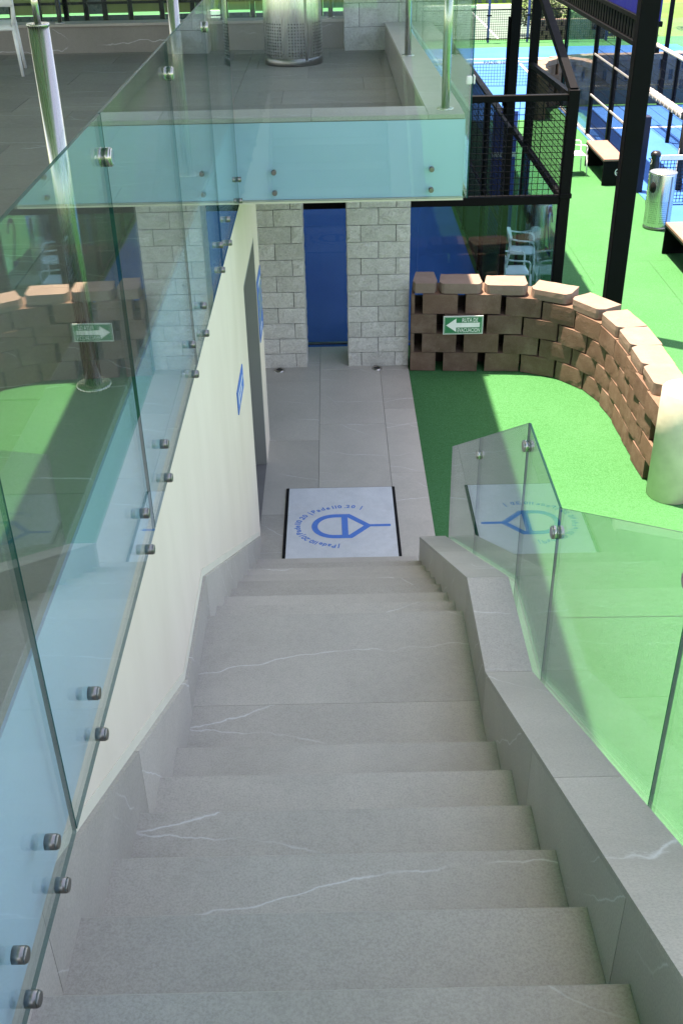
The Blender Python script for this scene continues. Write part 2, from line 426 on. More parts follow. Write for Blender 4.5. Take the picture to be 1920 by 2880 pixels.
# ------------------------------------------------------------------ lower path with its tiles
path = struct(MB().box(-1.6, .70, 6.0, 10.225, -.05, .004).build('path', 'grout'))
G = .0015
def tile(parent, x0, x1, y0, y1, z, mat, name='tile', th=.012):
    return MB().bbox(x0+G-(x0+x1)/2, x1-G-(x0+x1)/2, y0+G-(y0+y1)/2, y1-G-(y0+y1)/2, -th, 0, .0015).build(name, mat, parent, ((x0+x1)/2, (y0+y1)/2, z))
ZP = .012
for (x0, x1, ys) in [(-.177, .42, [6.0, 7.24, 8.432, 9.632, 10.225]), (-.777, -.177, [6.0, 6.9, 8.129, 9.344, 10.225]), (-1.377, -.777, [6.0, 6.3, 7.5, 8.7, 10.225]),
                     (.42, .708, [6.0, 6.29, 7.524, 8.728, 9.60])]:
    for a, b in zip(ys, ys[1:]): tile(path, x0, x1, a, b, ZP, 'stone_floor')
tile(path, .42, .708, 9.60, 10.225, ZP, 'stone_floor')

# ------------------------------------------------------------------ terrace slab and floor tiles
ter = MB().prism([(-9, -3), (.76, -3), (.76, .9), (-.61, .9), (-.61, YF+.03), (.76, YF+.03), (.76, 12.3), (-9, 12.3)], 'z', 2.605, ZT-.010)
ter = struct(ter.build('terrace', 'grout'))
def tiles_rect(x0, x1, y0, y1, off=0.0):
    cx = x0; k = 0
    while cx < x1-.01:
        nx = min(cx+.6, x1); yy = y0-((k*.6+off) % 1.2)
        while yy < y1-.01:
            a, b = max(yy, y0), min(yy+1.2, y1)
            if b-a > .02: tile(ter, cx, nx, a, b, ZT, 'stone_terrace', 'floor_tile')
            yy += 1.2
        cx = nx; k += 1
def tiles_rect_x(x0, x1, y0, y1):
    cy_ = y0; k = 0
    while cy_ < y1-.01:
        ny = min(cy_+.6, y1); xx = x0-((k*.5) % 1.2)
        while xx < x1-.01:
            a, b = max(xx, x0), min(xx+1.2, x1)
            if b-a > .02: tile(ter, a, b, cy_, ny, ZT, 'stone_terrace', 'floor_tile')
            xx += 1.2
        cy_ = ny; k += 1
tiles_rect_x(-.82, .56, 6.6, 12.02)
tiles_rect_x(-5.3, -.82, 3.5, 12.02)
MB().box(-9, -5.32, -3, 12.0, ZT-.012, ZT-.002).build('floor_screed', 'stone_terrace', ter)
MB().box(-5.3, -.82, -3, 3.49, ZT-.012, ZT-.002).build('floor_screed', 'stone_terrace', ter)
MB().box(-.60, .70, -3, .905, ZT-.012, ZT-.002).build('floor_screed', 'stone_tile', ter)

# ------------------------------------------------------------------ staircase
st = thing('staircase', 'grey veined stone staircase going down between white wall and stone parapet', 'staircase', (0, 6.07, 0))
def spart(mb, name, mat, c=None):
    o = mb.build(name, mat); o.location = (0, 0, 0)
    o.parent = st; o.matrix_parent_inverse = Matrix.Translation((0, -6.07, 0)); return o
def stepbox(name, x0, x1, y0, y1, z0, z1, mat='stone_tile', bev=.0045):
    c = Vector(((x0+x1)/2, (y0+y1)/2, (z0+z1)/2))
    o = MB().bbox(x0-c.x, x1-c.x, y0-c.y, y1-c.y, z0-c.z, z1-c.z, bev).build(name, mat, st, c-Vector((0, 6.07, 0))); return o
nos = [(Y0-T, ZT)]+[(Y0+k*T, ZT-(k+1)*RI) for k in range(6)]+[(YL, ZLAND)]+[(YL+j*T2, ZLAND-j*RI) for j in range(1, 9)]
x0, x1 = XL-.005, XR+.005
prof = [(-.5, 0.0), (-.5, ZT-.02)]
for i, (yn, zn) in enumerate(nos):
    prof.append((yn-.012, zn-.018)); prof.append((yn-.012, (nos[i+1][1] if i+1 < len(nos) else .0)-.018))
prof.append((nos[-1][0]-.012, 0.0))
core = [p for p in prof]
spart(MB().prism([(y, z) for y, z in core], 'x', x0, x1), 'core', 'grout')
for i in range(1, len(nos)):
    ya, za = nos[i-1]; yb, zb = nos[i]
    if i == 7:      # the landing is laid in two slabs
        ym = 3.10
        stepbox('landing_slab', x0, x1, ya-.012, ym-.0002, zb-.018, zb, bev=.0012); stepbox('landing_slab', x0, x1, ym+.0002, yb, zb-.018, zb, bev=.0012)
    else: stepbox('tread', x0, x1, ya-.012, yb, zb-.018, zb)
    stepbox('riser', x0, x1, ya-.011, ya-.001, zb+.001, za-.0185, bev=.001)
stepbox('riser', x0, x1, nos[-1][0]-.011, nos[-1][0]-.001, .0125, nos[-1][1]-.0185, bev=.001)

# ------------------------------------------------------------------ white wall with skirting and doorway
XW = -.615
wl = thing('building_wall', 'white plastered wall under the left glass balustrade with a grey doorway', 'wall', (XW, 3.5, 0))
def wpart(mb, name, mat): 
    o = mb.build(name, mat, wl); o.matrix_parent_inverse = Matrix.Translation((-XW, -3.5, 0)); return o
mb = MB()
D0, D1, DH, WE = 6.66, 7.74, 1.955, 8.18
mb.box(XW-.22, XW, -3, D0, -.3, 2.60); mb.box(XW-.22, XW, D1, WE, 0, 2.60); mb.box(XW-.22, XW, D0, D1, DH, 2.60)
wpart(mb, 'wall_body', 'white_plaster')
wpart(MB().box(XW-.16, XW-.11, D0, D1, .014, DH), 'door', 'grey_door')
hd = MB().tube((XW-.11, D0+.12, 1.02), (XW-.06, D0+.12, 1.02), .012).tube((XW-.06, D0+.12, 1.02), (XW-.06, D0+.25, 1.02), .011)
o = hd.build('door_handle', 'steel', bpy.data.objects['door'])
wpart(MB().box(XW-.11, XW-.002, D1-.035, D1-.001, .014, DH).box(XW-.11, XW-.002, D0+.001, D0+.03, .014, DH).box(XW-.11, XW-.002, D0+.03, D1-.035, DH-.03, DH-.001), 'door_frame', 'grey_door')
wpart(MB().box(XW-.105, XW-.004, D0+.03, D1-.035, .0125, .016), 'door_sill', 'grout')
def ztop_skirt(y):
    if y < 3.067: return 1.667+(3.067-y)*.5547
    if y < 3.749: return 1.667
    return max(.075, 1.667-(y-3.749)*.5780)
cuts = [-.6, .35, 1.32, 2.20, 3.067, 3.749, 4.66, 5.55, 6.50]
for a, b in zip(cuts, cuts[1:]):
    a2, b2 = a+.0012, b-.0012
    zb = min(ztop_skirt(b2), ztop_skirt(a2))-.75
    wpart(MB().prism([(a2, max(zb, .0)), (b2, max(zb, .0)), (b2, ztop_skirt(b2)), (a2, ztop_skirt(a2))], 'x', XW+.0005, XL), 'skirting_tile', 'stone_tile')
# painted cream strip just above the skirting
pts = [-.6, 3.067, 3.749, 6.50]
wpart(MB().prism([(y, ztop_skirt(y)+.001) for y in pts]+[(y, ztop_skirt(y)+.040) for y in reversed(pts)], 'x', XW+.0005, XW+.003), 'paint_strip', 'cream_paint')

# ------------------------------------------------------------------ right parapet
pp = thing('stair_parapet', 'low grey stone parapet stepping down along the right of the stairs', 'parapet', (.62, 5.9, 0))
def ppart(mb, name, mat):
    o = mb.build(name, mat, pp); o.matrix_parent_inverse = Matrix.Translation((-.62, -5.9, 0)); return o
def zpar(y):
    if y < 2.998: return 1.731+(2.998-y)*.5380
    if y < 3.612: return 1.731
    return 1.731-(y-3.612)*.5650
XP0, XP1 = XR, .707
YE = 5.93
ys = [-.5, 2.998, 3.612, YE-.012]
ppart(MB().prism([(y, zpar(y)-.022) for y in ys]+[(YE-.012, 0), (-.5, 0)], 'x', XP0+.012, XP1-.004), 'core', 'white_plaster')
cc = [-.5, .70, 1.90, 2.998, 3.612, 4.80, YE]
for a, b in zip(cc, cc[1:]):
    a2, b2 = a+.001, b-.001
    ppart(MB().prism([(a2, zpar(a2)-.020), (b2, zpar(b2)-.020), (b2, zpar(b2)), (a2, zpar(a2))], 'x', XP0, XP1), 'coping_slab', 'stone_tile')
cc = [-.5, 1.30, 2.16, 2.998, 3.612, 4.5, 5.3, YE-.012]
for a, b in zip(cc, cc[1:]):
    a2, b2 = a+.0012, b-.0012; z0 = max(.013, min(zpar(a2), zpar(b2))-.95)
    ppart(MB().prism([(a2, z0), (b2, z0), (b2, zpar(b2)-.0205), (a2, zpar(a2)-.0205)], 'x', XP0+.0015, XP0+.012), 'side_panel', 'stone_tile')
ppart(MB().box(XP0+.0015, XP1-.001, YE-.011, YE-.001, .013, zpar(YE)-.0215), 'end_panel', 'stone_tile')
ppart(MB().prism([(-.5, 0), (YE-.012, 0), (YE-.012, zpar(YE)-.03), (3.612, 1.731-.03), (2.998, 1.731-.03), (-.5, zpar(-.5)-.03)], 'x', XP1-.003, XP1+.004), 'outer_face', 'white_plaster')

# ------------------------------------------------------------------ glass balustrades
GT = .009
def clamp_mb(c, axis='x', along='y', r=.0235, l=.016):
    """round two-part steel connector through the joint of two panes"""
    c = Vector(c); d = {'x': Vector((1, 0, 0)), 'y': Vector((0, 1, 0))}[axis]
    mb = MB()
    for s in (1, -1):
        a = c+d*s*(GT/2+.001); b = a+d*s*l
        mb.tube(a, b-d*s*.004, r, 18); mb.tube(b-d*s*.004, b, r, 18, r2=r*.82)
    return mb
def button_mb(c, d, r=.0155, l=.028):
    c = Vector(c); d = Vector(d)
    return MB().tube(c+d*GT, c+d*(l+.002), r, 18).tube(c+d*(l+.002), c+d*(l+.007), r, 18, r2=r*.84)
lb = thing('glass_balustrade', 'long frameless glass balustrade on the left above the white wall', 'balustrade', (XG, 1.5, 2.6))
def child(mb, name, mats, par, off):
    o = mb.build(name, mats, par); o.matrix_parent_inverse = Matrix.Translation((-off[0], -off[1], -off[2])); return o
joints = [-.35, .86, 1.515, 2.69, 3.917, 5.15, YF-.004]
GZ0, GZ1 = 2.60, 3.811
for i, (a, b) in enumerate(zip(joints, joints[1:])):
    a2, b2 = a+.0035, b-.0035
    pane = child(MB().prism([(a2, GZ0), (b2, GZ0), (b2, GZ1), (a2, GZ1)], 'x', XG-GT/2, XG+GT/2, 0, 1), 'glass_pane', ['glass', 'glass_edge'], lb, (XG, 1.5, 2.6))
    yb = [a+.245, b-.172] if b-a > 1 else [a+.245, b-.170]
    if i == 5: yb = [a+.26, b-.105]
    for y in yb:
        for z in (2.762, 2.638):
            o = button_mb((XG-GT/2, y, z), (1, 0, 0)).build('standoff_button', 'steel_dark', pane)
for y in joints[1:-1]:
    child(clamp_mb((XG, y, 3.707)), 'clamp', 'steel', lb, (XG, 1.5, 2.6))

fb = thing('glass_balustrade', 'single clear glass pane across the front edge of the upper terrace', 'balustrade', (.1, YF, 2.6))
XFR = .797
pane = child(MB().prism([(XG+.010, GZ0), (XFR-.012, GZ0), (XFR-.012, GZ1), (XG+.010, GZ1)], 'y', YF-GT/2, YF+GT/2, 0, 1), 'glass_pane', ['glass', 'glass_edge'], fb, (.1, YF, 2.6))
for x in (-.356, .580):
    for z in (2.775, 2.654):
        o = button_mb((x, YF+GT/2, z), (0, -1, 0)).build('standoff_button', 'steel_dark', pane)
cm = MB().bbox(XFR-.034, XFR-.002, YF-.026, YF-.008, 3.245, 3.29, .005).bbox(XFR+.007, XFR+.016, YF-.02, YF+.03, 3.245, 3.29, .003).tube((XFR-.018, YF-.03, 3.268), (XFR-.018, YF-.025, 3.268), .007)
child(cm, 'corner_clip', 'white_plastic', fb, (.1, YF, 2.6))

rb = thing('glass_balustrade', 'glass balustrade along the right side of the upper terrace beside steel posts', 'balustrade', (XFR, 9, 2.6))
for a, b in [(YF-.006, 8.0), (8.006, 9.9), (9.906, 11.7)]:
    child(MB().prism([(a, GZ0), (b, GZ0), (b, GZ1), (a, GZ1)], 'x', XFR-GT/2, XFR+GT/2, 0, 1), 'glass_pane', ['glass', 'glass_edge'], rb, (XFR, 9, 2.6))

sb = thing('glass_balustrade', 'stepped frameless glass balustrade along the right stair parapet', 'balustrade', (.735, 5.9, 0))
XS = .728
def ztg(y):
    if y < 2.925: return 2.497+(2.925-y)*.560
    if y < 3.545: return 2.497
    return 2.497-(y-3.545)*.5815
jr = [.62, 1.745, 2.925, 3.545, 4.745, 5.885]
for a, b in zip(jr, jr[1:]):
    a2, b2 = a+.003, b-.003
    child(MB().prism([(a2, zpar(a2)-.30), (b2, zpar(b2)-.30), (b2, ztg(b2)), (a2, ztg(a2))], 'x', XS-GT/2, XS+GT/2, 0, 1), 'glass_pane', ['glass', 'glass_edge'], sb, (.735, 5.9, 0))
for y, dz in [(1.745, .11), (2.94, .105), (3.545, .10), (4.74, .10)]:
    child(clamp_mb((XS, y, ztg(y)-dz)), 'clamp', 'steel', sb, (.735, 5.9, 0))

# ------------------------------------------------------------------ kerbs of the terrace, teal fascia under them
def kerb(name, label, poly, axis, a, b, loc, parts):
    k = thing(name, label, 'kerb', loc)
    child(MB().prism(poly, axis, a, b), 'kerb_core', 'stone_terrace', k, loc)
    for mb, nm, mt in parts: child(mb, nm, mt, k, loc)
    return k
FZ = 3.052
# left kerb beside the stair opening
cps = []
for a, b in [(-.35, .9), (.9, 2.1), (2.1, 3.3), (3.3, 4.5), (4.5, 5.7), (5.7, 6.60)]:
    cps.append((MB().bbox(-.825, -.598, a+.001, b-.001, FZ+.001, ZC, .002), 'coping_slab', 'stone_terrace'))  # darker terrace stone stands in for the deep shade on this kerb
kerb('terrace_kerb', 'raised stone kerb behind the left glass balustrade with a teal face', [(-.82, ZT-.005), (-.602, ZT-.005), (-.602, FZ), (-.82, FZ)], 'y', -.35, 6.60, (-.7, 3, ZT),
     cps+[(MB().box(-.6015, -.594, -.35, YF+.015, 2.606, FZ-.003), 'fascia_panel', 'teal_fascia')])
cps = []
for a, b in [(-.596, -.125), (-.125, .555)]:
    cps.append((MB().bbox(a+.001, b-.001, YF+.016, 6.60, FZ+.001, ZC, .002), 'coping_slab', 'stone_tile'))
kerb('terrace_kerb', 'raised stone kerb with teal frosted face across the front of the terrace', [(YF+.026, ZT-.005), (6.59, ZT-.005), (6.59, FZ), (YF+.026, FZ)], 'x', -.60, .559, (0, 6.45, ZT),
     cps+[(MB().box(-.590, .772, YF+.018, YF+.0255, 2.606, FZ-.003), 'fascia_panel', 'teal_fascia'),
          (MB().box(-.62, .775, YF+.004, YF+.06, 2.585, 2.6035), 'soffit_trim', 'cream_paint')])
zk = lambda y: ZC-(max(y, 6.6)-6.6)*.0285
cps = [(MB().bbox(.555, .766, YF+.016, 6.60, FZ+.001, ZC, .002), 'coping_slab', 'stone_tile')]
for a, b in [(6.60, 7.8), (7.8, 9.0), (9.0, 10.2), (10.2, 11.78)]:
    cps.append((MB().prism([(a+.001, zk(a)-.027), (b-.001, zk(b)-.027), (b-.001, zk(b)), (a+.001, zk(a))], 'x', .555, .766), 'coping_slab', 'stone_tile'))
kerb('terrace_kerb', 'raised stone kerb on the right edge of the terrace carrying two steel posts', [(YF+.027, ZT-.005), (11.78, ZT-.005), (11.78, zk(11.78)-.028), (6.6, FZ), (YF+.027, FZ)], 'x', .5595, .764, (.66, 9, ZT),
     cps+[(MB().box(.7645, .772, YF+.027, 11.78, 2.606, 2.89), 'fascia_panel', 'teal_fascia')])
cps = []
for a in range(8): cps.append((MB().bbox(-9+a*1.17+.001, -9+(a+1)*1.17-.001, 12.0, 12.26, 2.92, 2.947, .002), 'coping_slab', 'stone_tile'))
kerb('terrace_kerb', 'low stone kerb at the far end of the terrace floor', [(12.02, ZT-.005), (12.24, ZT-.005), (12.24, 2.919), (12.02, 2.919)], 'x', -9, .36, (-3, 12.1, ZT), cps)

# far railing above that kerb
fr = thing('glass_balustrade', 'glass balustrade on the far kerb behind the terrace bin and chair', 'balustrade', (-3, 12.2, 2.947))
for i in range(7):
    a = -8.4+i*1.25
    child(MB().prism([(a+.004, 2.86), (a+1.246, 2.86), (a+1.246, 3.75), (a+.004, 3.75)], 'y', 12.27, 12.282, 0, 1), 'glass_pane', ['glass', 'glass_edge'], fr, (-3, 12.2, 2.947))

# ------------------------------------------------------------------ steel handrails
def rail_post(mb_par, x, y, z0, z1, ztop, loc):
    p = child(MB().tube((x, y, z0), (x, y, z1), .025, 24).tube((x, y, z1), (x, y, z1+.006), .027, 24), 'post', 'steel', mb_par, loc)
    for nm, mb in (('flange', MB().lathe([(.0, z0+.008), (.046, z0+.008), (.05, z0+.005), (.05, z0)], 24, c=(x, y))), ('rod', MB().tube((x, y, z1+.006), (x, y, ztop), .008, 10))):
        o = mb.build(nm, 'steel', p)
hl = thing('steel_handrail', 'brushed steel handrail on round posts behind the left glass', 'handrail', (-.69, 2.7, ZC))
for y in (.35, 2.70, 5.06, 6.44): rail_post(hl, -.69 if y < 6 else -.665, y, ZC, 4.008, 4.10, (-.69, 2.7, ZC))
child(MB().tube((-.69, -.3, 4.118), (-.66, 6.44, 4.118), .021, 20), 'rail', 'steel_rail', hl, (-.69, 2.7, ZC))
hr = thing('steel_handrail', 'brushed steel posts and rail on the right kerb of the terrace', 'handrail', (.67, 6.5, ZC))
for (x, y) in ((.668, 6.50), (.612, 9.02)): rail_post(hr, x, y, zk(y), zk(y)+.9, zk(y)+.95, (.67, 6.5, ZC))
child(MB().tube((.668, 6.40, ZC+.975), (.612, 11.4, ZC+.90), .025, 20), 'rail', 'steel_rail', hr, (.67, 6.5, ZC))
hf = thing('steel_handrail', 'steel posts of the handrail on the far kerb near the chair', 'handrail', (-2.85, 12.1, 2.947))
for x in (-5.2, -2.86, .0): rail_post(hf, x, 12.12, 2.947, 3.85, 3.9, (-2.85, 12.1, 2.947))
child(MB().tube((-8, 12.12, 3.92), (.2, 12.12, 3.92), .025, 16), 'rail', 'steel_rail', hf, (-2.85, 12.1, 2.947))

# ------------------------------------------------------------------ litter bins
def bin_(label, x, y, z, r, h, band, lid, rz=0):
    b = thing('litter_bin', label, 'bin', (x, y, z), rz)
    MB().lathe([(r*.985, band), (r, band+.01), (r, h-.012), (r*.985, h)], 48).build('body', 'perforated_steel', b)
    MB().lathe([(0, .0), (r*1.0, 0.0), (r*1.02, .012), (r*1.01, band-.008), (r*.985, band)], 48).build('base_ring', 'steel_dark', b)
    if lid: MB().lathe([(r*.985, h-.002), (r*1.02, h), (r*1.02, h+.012), (r*.96, h+.014), (0, h+.010)], 48).build('lid', 'steel', b)
    else: MB().lathe([(r*.985, h), (r*.93, h+.002), (r*.93, h-.25), (0, h-.25)], 48).build('inner_liner', 'black_rubber', b)
    if lid:
        for a in (rad(215), rad(25)):
            MB().lathe([(0, .012), (.045, .010), (.05, 0)], 20).build('handle_hole', 'black_rubber', b)
            o = b.children[-1] if b.children else None
            hh = [k for k in bpy.data.objects if k.parent == b and k.name.startswith('handle_hole')][-1]
            hh.location = (math.cos(a)*(r-.004), math.sin(a)*(r-.004), h-.17); hh.rotation_euler = (0, math.pi/2, a); hh.scale = (1.5, 1, 1)
    MB().box(-.012, .012, -r-.003, -r+.002, .0, h-.02).build('seam_strip', 'steel_dark', b)
    [k for k in bpy.data.objects if k.parent == b and k.name.startswith('seam_strip')][-1].rotation_euler = (0, 0, rad(28))
    return b
bin_('large perforated steel bin standing on the upper terrace', -.372, 11.12, ZT, .283, .80, .07, False)
bin_('shiny steel bin with flat lid on green turf beside the padded net post', 4.42, 14.22, 0, .178, .735, .04, True)
bin_('steel bin in shade behind the court glass beside the white armchairs', 2.55, 13.05, 0, .17, .70, .04, True)

# ------------------------------------------------------------------ armchairs (white moulded resin)
def armchair():
    c = thing('armchair', '', 'chair')
    bm = MB()
    # seat: shallow dished slab with rolled front
    nx, ny = 8, 8; W, Dp = .45, .44; vs = []; fs = []
    for j in range(ny+1):
        for i in range(nx+1):
            u = i/nx*2-1; v = j/ny
            x = u*W/2*(1-.08*v); y = -Dp/2+v*Dp
            z = .45-.018*(1-u*u)*math.sin(math.pi*v)-.03*max(0, .15-v)/.15
            vs.append((x, y, z))
    n1 = len(vs); vs += [(x, y, z-.022) for x, y, z in vs]; r = nx+1
    for j in range(ny):
        for i in range(nx):
            a = j*r+i; fs.append((a, a+1, a+r+1, a+r)); fs.append((n1+a, n1+a+r, n1+a+r+1, n1+a+1))
    rim = [i for i in range(r)]+[j*r+nx for j in range(1, ny+1)]+[ny*r+i for i in range(nx-1, -1, -1)]+[j*r for j in range(ny-1, 0, -1)]
    for a, b in zip(rim, rim[1:]+rim[:1]): fs.append((a, b, n1+b, n1+a))
    MB().add(vs, fs, 0, True).build('seat', 'white_plastic', c)
    # back: curved open-top shell
    vs = []; fs = []; nx, ny = 10, 5
    for j in range(ny+1):
        for i in range(nx+1):
            u = i/nx*2-1; v = j/ny
            x = u*.215*(1+.05*v-.25*max(0, v-.7)); y = .21+.05*v-.05*u*u; z = .56+v*.25-.05*u*u*v
            vs.append((x, y, z))
    n1 = len(vs); vs += [(x, y+.014, z) for x, y, z in vs]; r = nx+1
    for j in range(ny):
        for i in range(nx):
            a = j*r+i; fs.append((a, a+1, a+r+1, a+r)); fs.append((n1+a, n1+a+r, n1+a+r+1, n1+a+1))
    rim = [i for i in range(r)]+[j*r+nx for j in range(1, ny+1)]+[ny*r+i for i in range(nx-1, -1, -1)]+[j*r for j in range(ny-1, 0, -1)]
    for a, b in zip(rim, rim[1:]+rim[:1]): fs.append((a, b, n1+b, n1+a))
    MB().add(vs, fs, 0, True).build('backrest', 'white_plastic', c)
    for sx in (-1, 1):
        MB().tube((sx*.215, -.20, .44), (sx*.235, -.23, 0), .019, 10, r2=.014).build('leg', 'white_plastic', c)
        MB().tube((sx*.20, .20, .62), (sx*.20, .20, .44), .017, 10).tube((sx*.20, .20, .44), (sx*.225, .27, 0), .019, 10, r2=.014).build('leg', 'white_plastic', c)
        pts = [(sx*.215, -.19, .44), (sx*.235, -.19, .60), (sx*.238, -.17, .645), (sx*.24, -.13, .66), (sx*.24, .08, .675), (sx*.228, .18, .69), (sx*.205, .225, .70)]
        MB().path(pts, .014, 10).build('armrest', 'white_plastic', c)
    return c
ch = armchair()
ch.location = (2.06, 11.63, 0); ch.scale = (.72,)*3; ch.rotation_euler = (0, 0, rad(92)); ch['label'] = 'nearer of two small white armchairs standing in for a reflection in the court glass'; ch['group'] = 'white resin armchairs'  # two small solid chairs behind the glass replace a reflection in it
for (x, y, z, rz, lab) in [(2.25, 12.35, 0, 80, 'farther of two small white armchairs standing in for a reflection in the court glass, beside a bin'),
                           (3.88, 17.2, 0, 95, 'white armchair in full sun on green turf near the first bench'),
                           (-3.2, 10.8, ZT, 10, 'white chair at the far left of the terrace, its front leg showing')]:
    k = copy_tree(ch); k.scale = (.72,)*3 if x > 2 else (1, 1, 1); k.location = (x, y, z); k.rotation_euler = (0, 0, rad(rz)); k['label'] = lab

# ------------------------------------------------------------------ benches
def bench(label, x0, x1, y0, y1, h, logo):
    b = thing('bench', label, 'bench', ((x0+x1)/2, y0, 0), 0, 'pink topped benches by the courts')
    W = x1-x0; L = y1-y0
    MB().bbox(-W/2, W/2, 0, L, h-.035, h, .004).build('seat', 'bench_top', b)
    MB().box(-W/2-.004, W/2+.004, -.004, L+.004, h-.055, h-.0355).build('edge_trim', 'black_steel', b)
    for y in (0.0, L-.03): MB().bbox(-W/2+.002, W/2-.002, y, y+.03, 0, h-.056, .003).build('end_panel', 'black_steel', b)
    MB().box(W/2-.03, W/2-.01, .03, L-.03, .05, h-.056).build('back_panel', 'black_steel', b)
    if logo:
        mb = MB(); stroke(mb, [(.05*math.cos(a)+.07, .05*math.sin(a)+h*.5) for a in [k*math.pi/10 for k in range(4, 18)]], .012, lambda x, z: (x, -.004, z))
        stroke(mb, [(.03, h*.5-.01), (.09, h*.5-.01)], .012, lambda x, z: (x, -.004, z)); mb.build('logo', 'line_white', b)
    return b
bench('pink topped black bench on sunlit turf beside the court fence', 4.16, 4.50, 16.42, 17.7, .40, True)
bench('pink topped black bench at the right edge in front of the steel bin', 4.19, 4.52, 11.5, 13.1, .40, False)

# ------------------------------------------------------------------ stone-clad pillars
def split_block(w, h, d, seed):
    """block with a rough split front (faces -y): uneven gridded face, straight joints"""
    rnd = random.Random(seed); nx = max(4, int(w/.05)); nz = 4; vs = []; fs = []
    for j in range(nz+1):
        for i in range(nx+1):
            e = (i in (0, nx)) or (j in (0, nz))
            vs.append((-w/2+w*i/nx, (rnd.uniform(.002, .006) if e else rnd.uniform(-.005, .004)), -h/2+h*j/nz))
    r = nx+1
    for j in range(nz):
        for i in range(nx): a = j*r+i; fs.append((a, a+1, a+r+1, a+r))
    rim = [i for i in range(r)]+[j*r+nx for j in range(1, nz+1)]+[nz*r+i for i in range(nx-1, -1, -1)]+[j*r for j in range(nz-1, 0, -1)]
    n1 = len(vs); vs += [(vs[i][0], d, vs[i][2]) for i in rim]; m = len(rim)
    for k in range(m): fs.append((rim[k], n1+k, n1+(k+1) % m, rim[(k+1) % m]))
    fs.append(tuple(n1+k for k in range(m)))
    return MB().add(vs, fs)
def stone_pillar(label, x0, x1, y, depth, z0, z1, hh, pat, seed, left_side=False, right_side=True):
    p = thing('stone_pillar', label, 'pillar', ((x0+x1)/2, y+depth/2, z0))
    cx, cyy = (x0+x1)/2, y+depth/2
    MB().box(x0-cx+.03, x1-cx-.03, -depth/2+.03, depth/2, 0, z1-z0).build('core', 'joint_dark', p)
    z = z0; k = 0; J = .003
    while z < z1-.02:
        h = min(hh, z1-z); cut = [x0]+[c for c in pat[k % len(pat)] if x0 < c < x1]+[x1]
        for a, b in zip(cut, cut[1:]):
            wj = b-a-2*J; o = split_block(wj, h-2*J, .05, seed).build('stone', 'split_stone', p, ((a+b)/2-cx, -depth/2+random.uniform(-.004, .004), z+h/2-z0)); seed += 1
        for side, on in ((-1, left_side), (1, right_side)):
            if on:
                for q, (ya, yb) in enumerate(((.052, depth*.55), (depth*.55, depth)) if k % 2 else ((.052, depth*.3), (depth*.3, depth))):
                    wj = yb-ya-2*J; o = split_block(wj, h-2*J, .035, seed).build('stone', 'split_stone', p, (side*(x1-x0)/2, -depth/2+(ya+yb)/2, z+h/2-z0)); seed += 1
                    o.rotation_euler = (0, 0, side*math.pi/2)
        z += h; k += 1
    return p
lp = [[-.80, -.431, ], [-.60], ]
stone_pillar('left of two grey stone clad pillars under the terrace, beside the white wall', -1.10, -.306, 9.707, .46, .0, 2.56, .1602, [[-.82, -.415], [-.985, -.575]], 100)
stone_pillar('right of two grey stone clad pillars under the terrace, joined to the block wall', .109, .710, 9.707, .46, .0, 2.56, .1602, [[.240, .575], [.408]], 400, True)
stone_pillar('stone clad pillar rising from the upper terrace behind the right kerb', .137, .93, 11.80, .5, ZT, 5.6, .225, [[.72], [.295, .70]], 800, True)

# recessed floor lights at the pillar feet
for x, lab in ((-.586, 'small round steel floor light at the foot of the left pillar'), (.392, 'small round steel floor light at the foot of the right pillar')):
    f = thing('floor_light', lab, 'light', (x, 9.645, ZP), 0, 'floor lights by the pillars')
    MB().lathe([(.0, .004), (.034, .004), (.036, .010), (.05, .010), (.054, .0)], 24).build('bezel', 'steel', f)
    MB().lathe([(.0, .007), (.033, .006)], 20).build('lens', 'black_vinyl', f)

# ------------------------------------------------------------------ dry-laid block walls
def catmull(P, n=16):
    out = []
    for i in range(len(P)-1):
        p0 = Vector(P[max(i-1, 0)]); p1 = Vector(P[i]); p2 = Vector(P[i+1]); p3 = Vector(P[min(i+2, len(P)-1)])
        for k in range(n):
            t = k/n; out.append(.5*((2*p1)+(-p0+p2)*t+(2*p0-5*p1+4*p2-p3)*t*t+(-p0+3*p1-3*p2+p3)*t**3))
    out.append(Vector(P[-1])); return out
class Path:
    def __init__(s, P):
        s.p = catmull(P); s.s = [0]
        for a, b in zip(s.p, s.p[1:]): s.s.append(s.s[-1]+(b-a).length)
        s.L = s.s[-1]
    def at(s, t):
        t = min(max(t, 0), s.L-1e-6)
        for i in range(len(s.s)-1):
            if s.s[i+1] >= t:
                k = (t-s.s[i])/max(1e-9, s.s[i+1]-s.s[i]); a, b = s.p[i], s.p[i+1]; return a+(b-a)*k, (b-a).normalized()
from mathutils import noise as mnoise
